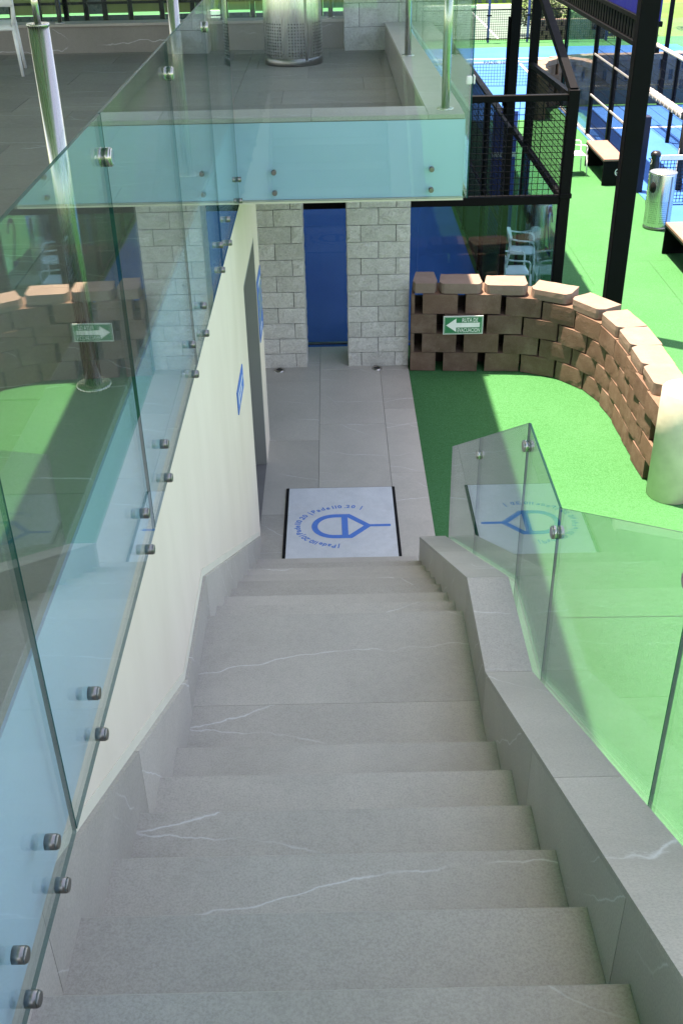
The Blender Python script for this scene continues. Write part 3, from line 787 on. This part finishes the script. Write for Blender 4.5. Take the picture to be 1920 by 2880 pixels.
def wall_block(w, h, d, seed, taper=.012, cap=False):
    """retaining-wall block, front at -y; gridded faces, chipped uneven edges"""
    rnd = random.Random(seed); wf, wb = w/2, w/2-taper; nx, ny, nz = 7, 4, (2 if cap else 4); off = Vector((seed*3.1, seed*1.7, 0))
    bm = bmesh.new(); grid = {}
    for i in range(nx+1):
        for j in range(ny+1):
            for k in range(nz+1):
                if 0 < i < nx and 0 < j < ny and 0 < k < nz: continue
                v = j/ny; half = wf+(wb-wf)*v; u = i/nx*2-1
                x = u*half; y = v*d; z = h*k/nz
                if cap and abs(u) > .99 and j == 0: x -= math.copysign(.034, u)
                if cap and j == 0 and i in (1, nx-1): pass
                if cap and j == 0 and abs(u) > .99: y += .012
                e = (i in (0, nx))+(j in (0, ny))+(k in (0, nz))
                p = Vector((x, y, z)); c = Vector((0, d/2, h/2))
                if e >= 2:
                    q = (rnd.uniform(.001, .003) if rnd.random() > .07 else rnd.uniform(.003, .007))*(1.5 if cap else .8)
                    dv = Vector((-math.copysign(1, p.x-c.x)*(i in (0, nx)), -math.copysign(1, p.y-c.y)*(j in (0, ny)), -math.copysign(1, p.z-c.z)*(k in (0, nz))))
                    p += dv*q*.75
                else: p += Vector((0, 1, 0))*mnoise.noise(p*22+off)*.0006+Vector((0, 0, 1))*mnoise.noise(p*19+off*2)*(.003 if cap else .0008)
                grid[i, j, k] = bm.verts.new(p)
    def quad(a, b, c_, e_): bm.faces.new([grid[a], grid[b], grid[c_], grid[e_]])
    for i in range(nx):
        for k in range(nz):
            for j in (0, ny): quad((i, j, k), (i+1, j, k), (i+1, j, k+1), (i, j, k+1))
        for j in range(ny):
            for k in (0, nz): quad((i, j, k), (i+1, j, k), (i+1, j+1, k), (i, j+1, k))
    for j in range(ny):
        for k in range(nz):
            for i in (0, nx): quad((i, j, k), (i, j+1, k), (i, j+1, k+1), (i, j, k+1))
    return MB().bm(bm)
def block_wall(name, label, P, ncourse, h, caph, per_fn, w, d, jag=0.0, seed=1, first=(.255, .04, .262), slump=0.0):
    pa = Path(P); root = thing(name, label, 'wall', (P[0][0], P[0][1], 0))
    vm = [wall_block(w, h-.004, d, seed+i).mesh('block', ['wall_block']) for i in range(6)]
    wc = w+.094; wn = w+.066
    cn = [wall_block(wn, caph, .27, seed+70+i, .0, True).mesh('cap_block', ['cap_stone']) for i in range(5)]
    cv = [wall_block(wc, caph, .29, seed+40+i, .03, True).mesh('cap_block', ['cap_stone']) for i in range(5)]
    org = Vector((P[0][0], P[0][1], 0)); rnd = random.Random(seed)
    for c in range(ncourse+1):
        cap = c == ncourse
        e = first[2] if cap else first[c % 2]
        while e-w*.6 < pa.L:
            ww = (wc if e < 1.2 else wn) if cap else w
            a = max(e-ww, 0.004); wd = e-a
            if wd > .03:
                s = (a+e)/2; p, t = pa.at(s); ang = math.atan2(t.y, t.x)
                fr = max(0, min(1, (s-1.6)/.8))
                if wd < ww-.01: me = wall_block(wd, caph if cap else h-.004, d, seed+99+c, min(.04, wd*.3), cap and wd > .2).mesh('block', ['cap_stone' if cap else 'wall_block'])
                else: me = rnd.choice((cv if ww == wc else cn) if cap else vm)
                o = inst('cap_block' if cap else 'block', me, root)
                nrm = Vector((t.y, -t.x))
                q = p+nrm*((-.008 if cap else 0)+rnd.uniform(-.004, .004))
                hs = 1-slump*max(0, min(1, (s-.7)/1.2)); o.location = Vector((q.x, q.y, c*h*hs+.002))-org; o.scale = (1, 1, hs if not cap else 1)
                o.rotation_euler = (rnd.uniform(-.006, .006), rnd.uniform(-.008, .008), ang+rnd.uniform(-.02, .02)+jag*fr*(1 if not cap else .6))
            e += per_fn(e) if not cap else (.43 if e < 1.0 else .392)
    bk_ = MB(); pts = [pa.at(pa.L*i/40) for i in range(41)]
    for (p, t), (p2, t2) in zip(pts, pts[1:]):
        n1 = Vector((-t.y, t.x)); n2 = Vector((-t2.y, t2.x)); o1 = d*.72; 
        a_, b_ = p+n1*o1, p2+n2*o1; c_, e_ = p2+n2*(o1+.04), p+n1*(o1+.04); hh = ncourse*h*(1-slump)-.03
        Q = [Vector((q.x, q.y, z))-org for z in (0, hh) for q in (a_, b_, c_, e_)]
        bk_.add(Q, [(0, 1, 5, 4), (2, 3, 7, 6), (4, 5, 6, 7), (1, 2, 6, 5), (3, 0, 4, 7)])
    bk_.build('gap_shade_strip', 'gap_shade', root)  # dark strip added behind the blocks, coloured as shade in the gaps
    return root
plain('gap_shade', (.045, .028, .02), .95)
W1 = [(.716, 9.597), (1.0, 9.576), (1.38, 9.548), (1.70, 9.522), (1.98, 9.425), (2.21, 9.235), (2.375, 8.95), (2.447, 8.60), (2.465, 8.214), (2.462, 7.79), (2.465, 7.46), (2.468, 7.26)]
per1 = lambda s: .412 if s < .8 else (.385 if s < 1.0 else .348)
bw = block_wall('block_wall', 'curved low wall of brown concrete blocks with open joints around the turf', W1, 4, .2, .102, per1, .338, .34, jag=rad(1.5), seed=3, slump=.10)
W2 = [(4.16, 21.35), (4.20, 21.9), (4.45, 22.55), (5.0, 22.95), (5.8, 23.05), (8.6, 23.06)]
block_wall('block_wall', 'distant brown block wall with dark gaps behind the blue court', W2, 4, .2, .105, lambda s: .46, .375, .26, seed=60)
W3 = [(9.6, 54.6), (13.2, 54.6)]
block_wall('block_wall', 'far block wall beside the hedge beyond the lower blue court', W3, 4, .2, .1, lambda s: .46, .375, .26, seed=90)
bpy.data.objects['block_wall.002'].location.z = -3.03

# end post
cp = thing('concrete_post', 'cream round concrete post at the end of the curved block wall', 'post', (2.63, 7.13, 0))
MB().lathe([(.0, 0), (.182, 0), (.182, .905), (.176, .915), (.0, .918)], 48).build('shaft', 'concrete_post', cp)
# evacuation sign
sg = thing('evacuation_sign', 'green evacuation route sign with white arrow on the curved block wall', 'sign', (1.22, 9.505, .42))
def sx(x, y, dz=0): return (x, -.006-dz, y)
MB().box(-.192, .192, -.006, 0, 0, .186).build('plate', 'sign_white', sg)
MB().box(-.186, .186, -.0075, -.0061, .006, .180).build('field', 'sign_green', sg)
bd = MB()
for (a, b, c, d) in [(-.181, .181, .010, .0125), (-.181, .181, .1735, .176), (-.181, -.1785, .0125, .1735), (.1785, .181, .0125, .1735)]: bd.box(a, b, -.0085, -.0076, c, d)
bd.build('border_line', 'sign_white', sg)
ar = MB().prism([(-.165, .093), (-.068, .162), (-.068, .116), (.160, .116), (.160, .070), (-.068, .070), (-.068, .026)], 'y', -.0088, -.0076); ar.build('arrow', 'sign_white', sg)
lt = text_mb('RUTA DE', .058, None, lambda x, y: (.064+x, -.0088, .124+y), bold=.0007, sx=.150/text_w('RUTA DE', .058))
lt.build('lettering', 'sign_white', sg)
lt = text_mb('EVACUACION', .058, None, lambda x, y: (.054+x, -.0088, .022+y), bold=.0007, sx=.216/text_w('EVACUACION', .058))
lt.build('lettering', 'sign_white', sg)

# blue wall plates
s1 = thing('wall_sign', 'small blue oblong sign with white marks on the white wall before the door', 'sign', (XW, 5.94, 1.545))
MB().box(.001, .006, -.215, .215, -.075, .075).build('plate', 'sign_blue', s1)
for a, b, c, d in [(-.16, -.11, -.04, .045), (-.08, .16, .012, .032), (-.08, .10, -.032, -.016)]: MB().box(.006, .0068, a, b, c, d).build('white_mark', 'sign_white', s1)
s2 = thing('wall_sign', 'larger blue poster with green stripes on the wall beyond the door', 'sign', (XW, 7.965, 1.345))
MB().box(.001, .006, -.205, .205, -.25, .25).build('plate', 'sign_blue', s2)
m = MB()
for k in range(4): stroke(m, [(-.17, -.12+k*.07), (.16, -.04+k*.07)], .022, lambda y, z: (.0068, y, z))
m.build('stripe', 'sign_yellow', s2)
m = MB()
for k in range(3): m.box(.006, .0068, -.16, .12-.05*k, -.20-.0+.02*k, -.192+.02*k)
stuff(m.build('small_print', 'sign_white', s2)); MB().box(.006, .0068, -.12, .12, .17, .20).build('heading', 'sign_white', s2)

# ------------------------------------------------------------------ door mat
mt = thing('door_mat', 'white carpet mat with blue racket logo at the foot of the stairs', 'mat', (0, 6.72, ZP))
MB().bbox(-.437, .440, -.50, .572, 0, .008, .003).build('rubber_border', 'black_rubber', mt)
MB().bbox(-.413, .416, -.492, .560, .0085, .0135, .003).build('carpet', 'mat_carpet', mt)
zz = .0142
fx = lambda x, y: (x, y-.022, zz)
m = MB()
hw = .147; cx0 = -.045; out = []
out += [(.058, hw), (cx0, hw)]
for k in range(1, 18):
    a = math.pi/2+math.pi*k/18; out.append((cx0+.158*math.cos(a)*1.0, hw*math.sin(a)))
out += [(cx0, -hw), (.072, -hw), (.205, 0)]
stroke(m, out, .046, fx, closed=True)
stroke(m, [(.027, hw-.02), (.030, -hw+.02)], .048, lambda x, y: (x, y-.022, zz+.0006)); stroke(m, [(.20, .0), (.378, .0)], .031, lambda x, y: (x, y-.022, zz+.0009))
m.build('racket_logo', 'logo_blue', mt)
ring = MB(); RC = (.02, .0)
def ring_text(body, cx, cy, rx, ry, a0, step, size):
    a = a0
    for chx in body:
        x = cx+rx*math.cos(a); y = cy+ry*math.sin(a); th = math.atan2(ry*math.sin(a)*rx/ry, rx*math.cos(a)*ry/rx) if False else a
        c_, s_ = math.cos(th-math.pi/2), math.sin(th-math.pi/2)
        if chx != ' ': text_mb(chx, size, ring, lambda u, v, x=x, y=y, c_=c_, s_=s_: fx(x+u*c_-v*s_, y+u*s_+v*c_), bold=.0018)
        a -= step*{'l': .55, '1': .75, '.': .55, '|': 1.0, ' ': .6, 'P': 1.05}.get(chx, 1.0)
for a0 in (rad(262), rad(206), rad(138)):
    ring_text('|Padel10.20' if a0 != rad(138) else '|Padel10.20 |', .03, 0.0, .345, .262, a0, rad(6.6) if a0 != rad(262) else rad(5.6), .062)
stuff(ring.build('lettering', 'logo_blue', mt))

# ------------------------------------------------------------------ wire mesh panels
def wires_x(mb, x0, x1, y, z0, z1, sx_, sz, r=.0025):
    n = round((x1-x0)/sx_)
    for i in range(n+1): x = x0+(x1-x0)*i/n; mb.box(x-r, x+r, y-r, y+r, z0, z1)
    n = round((z1-z0)/sz)
    for i in range(n+1): z = z0+(z1-z0)*i/n; mb.box(x0, x1, y-r*3, y-r*1.05, z-r, z+r)
    return mb
def wires_y(mb, x, y0, y1, z0, z1, sy, sz, r=.0025):
    n = round((y1-y0)/sy)
    for i in range(n+1): y = y0+(y1-y0)*i/n; mb.box(x-r, x+r, y-r, y+r, z0, z1)
    n = round((z1-z0)/sz)
    for i in range(n+1): z = z0+(z1-z0)*i/n; mb.box(x+r*1.05, x+r*3, y0, y1, z-r, z+r)
    return mb

# ------------------------------------------------------------------ near court cage
YC, XC = 10.32, 2.26
cg = thing('court_cage', 'black steel court cage corner with glass below and wire mesh above', 'cage', (XC, YC, 0))
def cgp(mb, name, mats): return child(mb, name, mats, cg, (XC, YC, 0))
cgp(MB().bbox(XC-.05, XC+.05, YC-.05, YC+.05, 0, 2.50, .004), 'post', 'black_steel')
cgp(MB().bbox(XC-.055, XC+.062, YC-.06, YC+.06, 1.50, 1.545, .004), 'bracket', 'black_steel')
cgp(MB().bbox(-3, XC-.05, YC-.04, YC+.04, 1.44, 1.52, .004), 'beam', 'black_steel')
cgp(MB().bbox(-3, XC-.05, YC-.03, YC+.03, 2.40, 2.46, .004), 'beam', 'black_steel')
for x in (-1.9, -.35, 1.22): cgp(MB().bbox(x-.04, x+.04, YC-.03, YC+.03, 1.52, 2.40, .003), 'post', 'black_steel')
o = cgp(wires_x(MB(), 1.26, XC-.05, YC, 1.52, 2.40, .055, .057, .0028), 'mesh_panel', 'black_steel'); o['kind'] = 'stuff'
gx = [-3, -1.6, -.39, .83, XC-.055]
for a, b in zip(gx, gx[1:]):
    cgp(MB().prism([(a+.003, .02), (b-.003, .02), (b-.003, 1.438), (a+.003, 1.438)], 'y', YC-.006, YC+.006, 0, 1), 'glass_pane', ['glass_far', 'glass_edge'])
cgp(MB().box(-3, XC-.05, YC-.02, YC+.02, .005, .02), 'sill', 'steel_dark')
# right-hand side of the cage, running away from the camera
YB = 12.72
cgp(MB().bbox(XC-.02, XC+.075, YB-.045, YB+.045, 0, 4.2, .004), 'post', 'black_steel')
cgp(MB().bbox(XC-.03, XC+.03, YC+.05, 18.3, 1.43, 1.50, .004), 'side_rail', 'black_steel')
cgp(MB().tube((XC, YC+.05, 2.43), (XC, YB, 2.36), .036, 4, smooth=False), 'side_rail', 'black_steel')
cgp(MB().tube((XC, YC, 2.48), (XC, YB+.6, 3.42), .052, 4, smooth=False), 'brace', 'black_steel')
o = cgp(wires_y(MB(), XC, YC+.05, YB-.045, 1.50, 2.36, .05, .057, .0028), 'mesh_panel', 'black_steel'); o['kind'] = 'stuff'
for a, b in ((YC+.055, YB-.05), (YB+.05, 15.3), (15.35, 18.2)):
    cgp(MB().prism([(a, .02), (b, .02), (b, 1.43), (a, 1.43)], 'x', XC-.006, XC+.006, 0, 1), 'glass_pane', ['glass_far', 'glass_edge'])
# number on the side glass, meant to be read from outside
n2 = MB(); pts = [(-.12, .12), (-.09, .19), (0, .225), (.09, .19), (.12, .11), (.07, .0), (-.03, -.11), (-.125, -.215), (-.125, -.225), (.135, -.225)]
stroke(n2, [(p[0], p[1]) for p in pts], .055, lambda x, z: (XC+.0085, 10.93+x, .985+z))
cgp(n2, 'number_sticker', 'blue_vinyl')
# tall structural posts of the court canopy standing further back
tp = thing('canopy_post', 'broad black steel canopy post rising behind the court cage mesh', 'post', (2.2, 13.6, 0))
MB().bbox(-.055, .055, -.06, .06, 0, 4.2, .004).build('shaft', 'black_steel', tp)
MB().bbox(-.085, -.056, -.03, .03, 1.6, 2.75, .003).build('side_channel', 'black_steel', tp); MB().box(-.10, -.03, -.03, .03, 1.75, 1.79).build('bracket', 'black_steel', tp)
# windscreen panels seen dark blue through the cage
ws = thing('windscreen', 'dark blue windscreen panels with a pale slit seen through the cage mesh', 'screen', (2.2, 13.9, 0))
MB().bbox(-.15, -.02, -.01, .01, .0, 1.62, .003).build('panel', 'blue_vinyl', ws); MB().bbox(-.005, .16, -.01, .01, 0, 1.62, .003).build('panel', 'blue_vinyl', ws)
MB().box(-.15, .16, -.016, -.0115, 1.06, 1.12).build('white_band', 'line_white', ws)
# dark inner mesh fence of the shaded court
inf = thing('court_fence', 'black mesh side fence of the shaded court behind the cage glass', 'fence', (1.78, 13, 0))
for y in (10.9, 12.6, 14.3, 16.0): child(MB().bbox(1.75, 1.81, y-.03, y+.03, 0, 2.05, .003), 'post', 'black_steel', inf, (1.78, 13, 0))
for z in (.03, 1.0, 2.04): child(MB().box(1.765, 1.795, 10.9, 18, z-.015, z+.015), 'rail', 'black_steel', inf, (1.78, 13, 0))
o = child(wires_y(MB(), 1.78, 10.9, 18, .05, 2.02, .06, .06, .0030), 'mesh_panel', 'net_black', inf, (1.78, 13, 0)); o['kind'] = 'stuff'

# ------------------------------------------------------------------ big black column
col_ = thing('canopy_post', 'tall black square steel column standing on sunlit turf behind the curved wall', 'post', (2.915, 10.5, 0))
MB().bbox(-.09, .09, -.055, .09, .02, 6.5, .006).build('shaft', 'black_steel', col_); MB().bbox(-.14, .14, -.12, .16, 0, .02, .004).build('base_plate', 'black_steel', col_)

# ------------------------------------------------------------------ sunlit court: fence with louvred band
XF3 = 4.68
f3 = thing('court_fence', 'black court fence with louvred band and blue fascia beside the first bench', 'fence', (XF3, 19, 0))
def f3p(mb, name, mats): return child(mb, name, mats, f3, (XF3, 19, 0))
for y in (16.95, 18.42, 19.92, 22.5): f3p(MB().bbox(XF3-.035, XF3+.035, y-.035, y+.035, 0, 1.93, .003), 'post', 'black_steel')
f3p(MB().bbox(XF3-.10, XF3+.10, 16.4, 27, 1.90, 1.97, .004), 'band_beam', 'black_steel')
for i in range(40): f3p(MB().box(XF3-.07, XF3+.02, 16.5+i*.19, 16.62+i*.19, 1.98, 2.24), 'louvre', 'louver')
f3p(MB().box(XF3+.03, XF3+.05, 16.4, 27, 1.97, 2.25), 'band_back', 'louver')
f3p(MB().bbox(XF3-.09, XF3+.10, 16.4, 27, 2.25, 2.32, .004), 'band_beam', 'black_steel')
f3p(MB().box(XF3-.06, XF3+.06, 16.4, 27, 2.325, 3.4), 'fascia', 'blue_paint')
for (ya, yb) in ((16.98, 18.39), (18.45, 19.89)):
    for z in (.72, 1.40): f3p(MB().box(XF3-.03, XF3-.012, ya, yb, z-.014, z+.014), 'rail', 'foam_grey')
    o = f3p(wires_y(MB(), XF3, ya, yb, .05, 1.9, .05, .2, .003), 'mesh_panel', 'net_black'); o['kind'] = 'stuff'
f3p(MB().box(XF3-.03, XF3+.03, 16.98, 22.5, .0, .035), 'base_rail', 'foam_grey')
f3p(MB().prism([(19.96, .04), (22.46, .04), (22.46, 1.9), (19.96, 1.9)], 'x', XF3-.006, XF3+.006, 0, 1), 'glass_pane', ['glass_mid', 'glass_edge'])
# its back wall: teal band painted as a glass reflection, glass and posts
bk = thing('court_fence', 'back glass of the sunlit court in front of the distant block wall', 'fence', (7, 22.62, 0))
child(MB().box(4.75, 12, 22.62, 22.64, .02, .30), 'reflection_band', 'dark_teal', bk, (7, 22.62, 0))
child(MB().prism([(4.75, .31), (12, .31), (12, 1.9), (4.75, 1.9)], 'y', 22.624, 22.636, 0, 1), 'glass_pane', ['glass_mid', 'glass_edge'], bk, (7, 22.62, 0))
for x in (6.72, 8.6): child(MB().bbox(x-.04, x+.04, 22.55, 22.61, 0, 2.4, .003), 'post', 'black_steel', bk, (7, 22.62, 0))
# second black post right of the column and gate with foam-wrapped rail
gp = thing('court_gate', 'gate of two black posts under a grey foam wrapped rail at the right edge', 'gate', (4.75, 16, 0))
GX0, GX1 = 4.62, 5.22
child(MB().bbox(4.56, 4.68, 15.98, 16.12, 0, 1.1, .006), 'post', 'navy_vinyl', gp, (4.75, 16, 0))
child(MB().tube((5.22, 18.2, 1.06), (5.22, 16.2, 1.06), .062, 16), 'foam_rail', 'foam_grey', gp, (4.75, 16, 0))
for i in range(9):
    y = 18.05-i*.22
    child(MB().tube((5.22, y, 1.06), (5.22, y-.10, 1.06), .068, 16), 'foam_rail', 'foam_grey', gp, (4.75, 16, 0))
    child(MB().box(5.145, 5.1515, y-.13, y-.17, 1.04, 1.09), 'foam_label', 'line_white', gp, (4.75, 16, 0))
child(MB().tube((5.24, 16.2, 1.06), (5.24, 16.02, 1.05), .072, 16), 'end_wrap', 'black_vinyl', gp, (4.75, 16, 0))
child(MB().tube((5.24, 16.1, 1.02), (5.24, 16.1, .0), .062, 14), 'post', 'black_vinyl', gp, (4.75, 16, 0))
child(MB().box(5.174, 5.178, 16.04, 16.075, .25, .62), 'post_label', 'line_white', gp, (4.75, 16, 0))

# rail further right (top of a distant fence)
rf = thing('court_fence', 'wire mesh fence with pale top rail at the upper right edge', 'fence', (6.4, 20, 0))
child(MB().tube((5.95, 20.8, 1.42), (5.95, 15.5, 1.42), .035, 10), 'top_rail', 'sand_cap', rf, (6.4, 20, 0))
for y in (19.2, 16.9): child(MB().bbox(5.92, 5.98, y-.03, y+.03, 0, 1.4, .003), 'post', 'black_steel', rf, (6.4, 20, 0))
o = child(wires_y(MB(), 5.95, 15.5, 20.8, .05, 1.38, .05, .15, .0022), 'mesh_panel', 'net_black', rf, (6.4, 20, 0)); o['kind'] = 'stuff'

# padded net post and net with printed tape
np_ = thing('net_post', 'black padded net post with white logos behind the steel bin', 'post', (4.61, 15.3, 0))
MB().lathe([(.0, .0), (.055, 0), (.058, .05), (.062, .40), (.066, .62), (.058, .68), (.072, .70), (.074, .735), (.05, .765), (0, .772)], 24).build('padding', 'black_vinyl', np_)
for zc in (.18, .42, .63):
    mb = MB(); stroke(mb, [(.035*math.cos(a), zc+.035*math.sin(a)) for a in [k*2*math.pi/14 for k in range(14)]], .010, lambda x, z: (-.0685+abs(x)*.22, x*1.0-.02, z), closed=True)
    mb.build('logo', 'line_white', np_)
def net(label, x0, x1, y, z0, h, sp, txts, mat, size):
    n = thing('court_net', label, 'net', (x0, y, z0))
    o = wires_x(MB(), 0, x1-x0, 0, .03, h-.07, sp, sp, .004 if sp < .1 else .006).build('netting', mat, n); o['kind'] = 'stuff'
    MB().box(0, x1-x0, -.012, .012, h-.07, h).build('tape', 'line_white', n)
    lm = MB()
    for tx in txts: text_mb('PADEL 10:20', size, lm, lambda x, yy, tx=tx: (tx+x, -.0135, h-.055+yy), sx=1.15)
    stuff(lm.build('lettering', 'net_black', n)); return n
net('net with white printed tape at the right edge beyond the steel bin', 4.70, 9.0, 15.32, 0, .70, .05, [.62, 1.6], 'net_black', .055)
nn = net('long net with printed white tape across the lower blue court', .6, 8.3, 42.6, -3.02, .86, .11, [3.1, 5.7, 7.4], 'net_blue', .17)

# ------------------------------------------------------------------ lower fence, hedge, trees, windscreen far off
lf = thing('court_fence', 'far black wire fence with tall posts beyond the lower blue court', 'fence', (7, 54, -3.02))
for x in (1.9, 3.75, 5.6, 7.47, 9.34, 11.2, 13.1): child(MB().bbox(x-.05, x+.05, 53.95, 54.05, -3.02, .2, .004), 'post', 'net_blue', lf, (7, 54, -3.02))
for x in (5.6, 7.47, 9.34):
    for z in (-2.85, -1.85): child(MB().box(x-.13, x+.13, 53.93, 53.95, z-.03, z+.03), 'bracket', 'black_steel', lf, (7, 54, -3.02))
child(MB().box(1, 14, 53.97, 54.03, -1.63, -1.58), 'top_rail', 'black_steel', lf, (7, 54, -3.02))
o = child(wires_x(MB(), 1, 14, 54, -2.95, -1.62, .10, .10, .008), 'mesh_panel', 'net_black', lf, (7, 54, -3.02)); o['kind'] = 'stuff'
ws2 = thing('windscreen', 'striped blue green windscreen along the far side of the pale court', 'screen', (3, 70.2, -3.02))
for i in range(34):
    x = -5.5+i*.5
    MB().prism([(x-3, 0), (x-3+.22, 0), (x-3+.02, .9), (x-3-.20, .9)], 'y', -.02, .0).build('stripe', 'dark_teal', ws2)
MB().box(-9, 9, .005, .02, 0, .9).build('screen', 'field_green', ws2)

def foliage(root, name, blobs, n, size, mat, seed):
    rnd = random.Random(seed); mb = MB()
    tot = sum(b[3]*b[4]*b[5] for b in blobs)
    for (x, y, z, rx, ry, rz) in blobs:
        for _ in range(int(n*rx*ry*rz/tot)):
            while True:
                v = Vector((rnd.uniform(-1, 1), rnd.uniform(-1, 1), rnd.uniform(-1, 1)))
                if .25 < v.length < 1: break
            c = Vector((x+v.x*rx, y+v.y*ry, z+v.z*rz)); a = Vector((rnd.gauss(0, 1), rnd.gauss(0, 1), rnd.gauss(0, 1))).normalized(); b = a.orthogonal().normalized(); s = size*rnd.uniform(.6, 1.4)
            mb.add([c-a*s, c+b*s*.5, c+a*s, c-b*s*.5], [(0, 1, 2, 3)])
    o = mb.build(name, mat, root); o['kind'] = 'stuff'; return o
hg = thing('hedge', 'dark green leafy hedge above the far block wall', 'hedge', (12.3, 56, -3.02))
rnd = random.Random(5)
foliage(hg, 'foliage', [(-2.6+i*.6+rnd.uniform(-.2, .2), rnd.uniform(-.4, .4), .9+rnd.uniform(-.2, .3), .7, .7, .75) for i in range(10)], 6500, .09, 'leaf_dark', 3)
def tree(label, x, y, h, seed, leaves, crown):
    t = thing('tree', label, 'tree', (x, y, -3.03), 0, 'trees beyond the lower courts'); rnd = random.Random(seed); mb = MB()
    def br(p, d, l, r, k):
        q = p+d*l; mb.tube(p, q, r, 7, r2=r*.65, caps=False)
        if k:
            for _ in range(rnd.choice((2, 3))):
                br(q, (d+Vector((rnd.gauss(0, .5), rnd.gauss(0, .5), rnd.uniform(-.1, .5)))).normalized(), l*.72, r*.6, k-1)
    br(Vector((0, 0, 0)), Vector((.05, 0, 1)).normalized(), h*.33, .11, 5)
    mb.build('trunk', 'trunk_grey', t)
    if leaves: foliage(t, 'crown', crown, leaves, .13, 'leaf_light', seed)
    return t
tree('bare branching tree beyond the lower courts at the upper right', 18.6, 58, 5.5, 11, 700, [(0, 0, 3.9, 1.7, 1.7, 1.2)])
tree('second sparse tree beyond the lower courts at the upper right corner', 21.6, 61, 6.0, 23, 2500, [(0, 0, 4.2, 2.0, 1.8, 1.6)])
tree('leafy tree behind the hedge beyond the lower courts', 14.5, 66, 5.0, 31, 5000, [(0, 0, 3.4, 2.2, 2.0, 1.6), (1.2, .3, 2.6, 1.3, 1.2, 1.0)])
# right-hand far courts: a blue-tinted glass court and a pale cap wall
W4 = [(13.4, 44.0), (15.2, 40.0), (17.0, 36.5)]
w4 = block_wall('block_wall', 'far curving block wall with pale caps at the upper right', W4, 4, .2, .1, lambda s: .46, .375, .26, seed=120); w4.location.z = -3.0

# far frame behind the terrace
fa = thing('court_fence', 'row of dark posts and olive panels beyond the far terrace kerb', 'fence', (-6, 34, 0))
px_ = [-12.6, -11.5, -10.4, -9.4, -8.6, -7.8, -7.2, -6.65, -5.9, -4.97, -4.06, -3.1, -2.3, -1.3, -.3, .7, 1.5]
for x in px_: child(MB().box(x-.07, x+.07, 33.95, 34.05, 0, 4), 'post', 'black_steel', fa, (-6, 34, 0))
for i, (a, b) in enumerate(zip(px_, px_[1:])):
    child(MB().box(a+.08, b-.08, 34.0, 34.03, .0, .635+.025*(i % 2)), 'lower_panel', 'dark_teal', fa, (-6, 34, 0))
    child(MB().box(a+.08, b-.08, 34.0, 34.03, .69+.02*(i % 3), 3.6), 'upper_panel', 'olive_panel' if i % 4 != 2 else 'dark_teal', fa, (-6, 34, 0))
child(MB().box(-12.6, 1.5, 33.88, 33.94, .96, 1.03), 'beam', 'black_steel', fa, (-6, 34, 0))

# ------------------------------------------------------------------ roofs that shade the stairs and the near court (above the picture)
ZR = 6.0
xe = 1.395-ZR*KX
rf1 = struct(MB().box(-9, xe, -6, 15.0, ZR, ZR+.3).build('roof', 'roof_white'))
ZR2 = 4.7
rf2 = struct(MB().box(-14, 2.96-ZR2*KX, 11.1, 39, ZR2, ZR2+.2).build('roof', 'roof_white'))
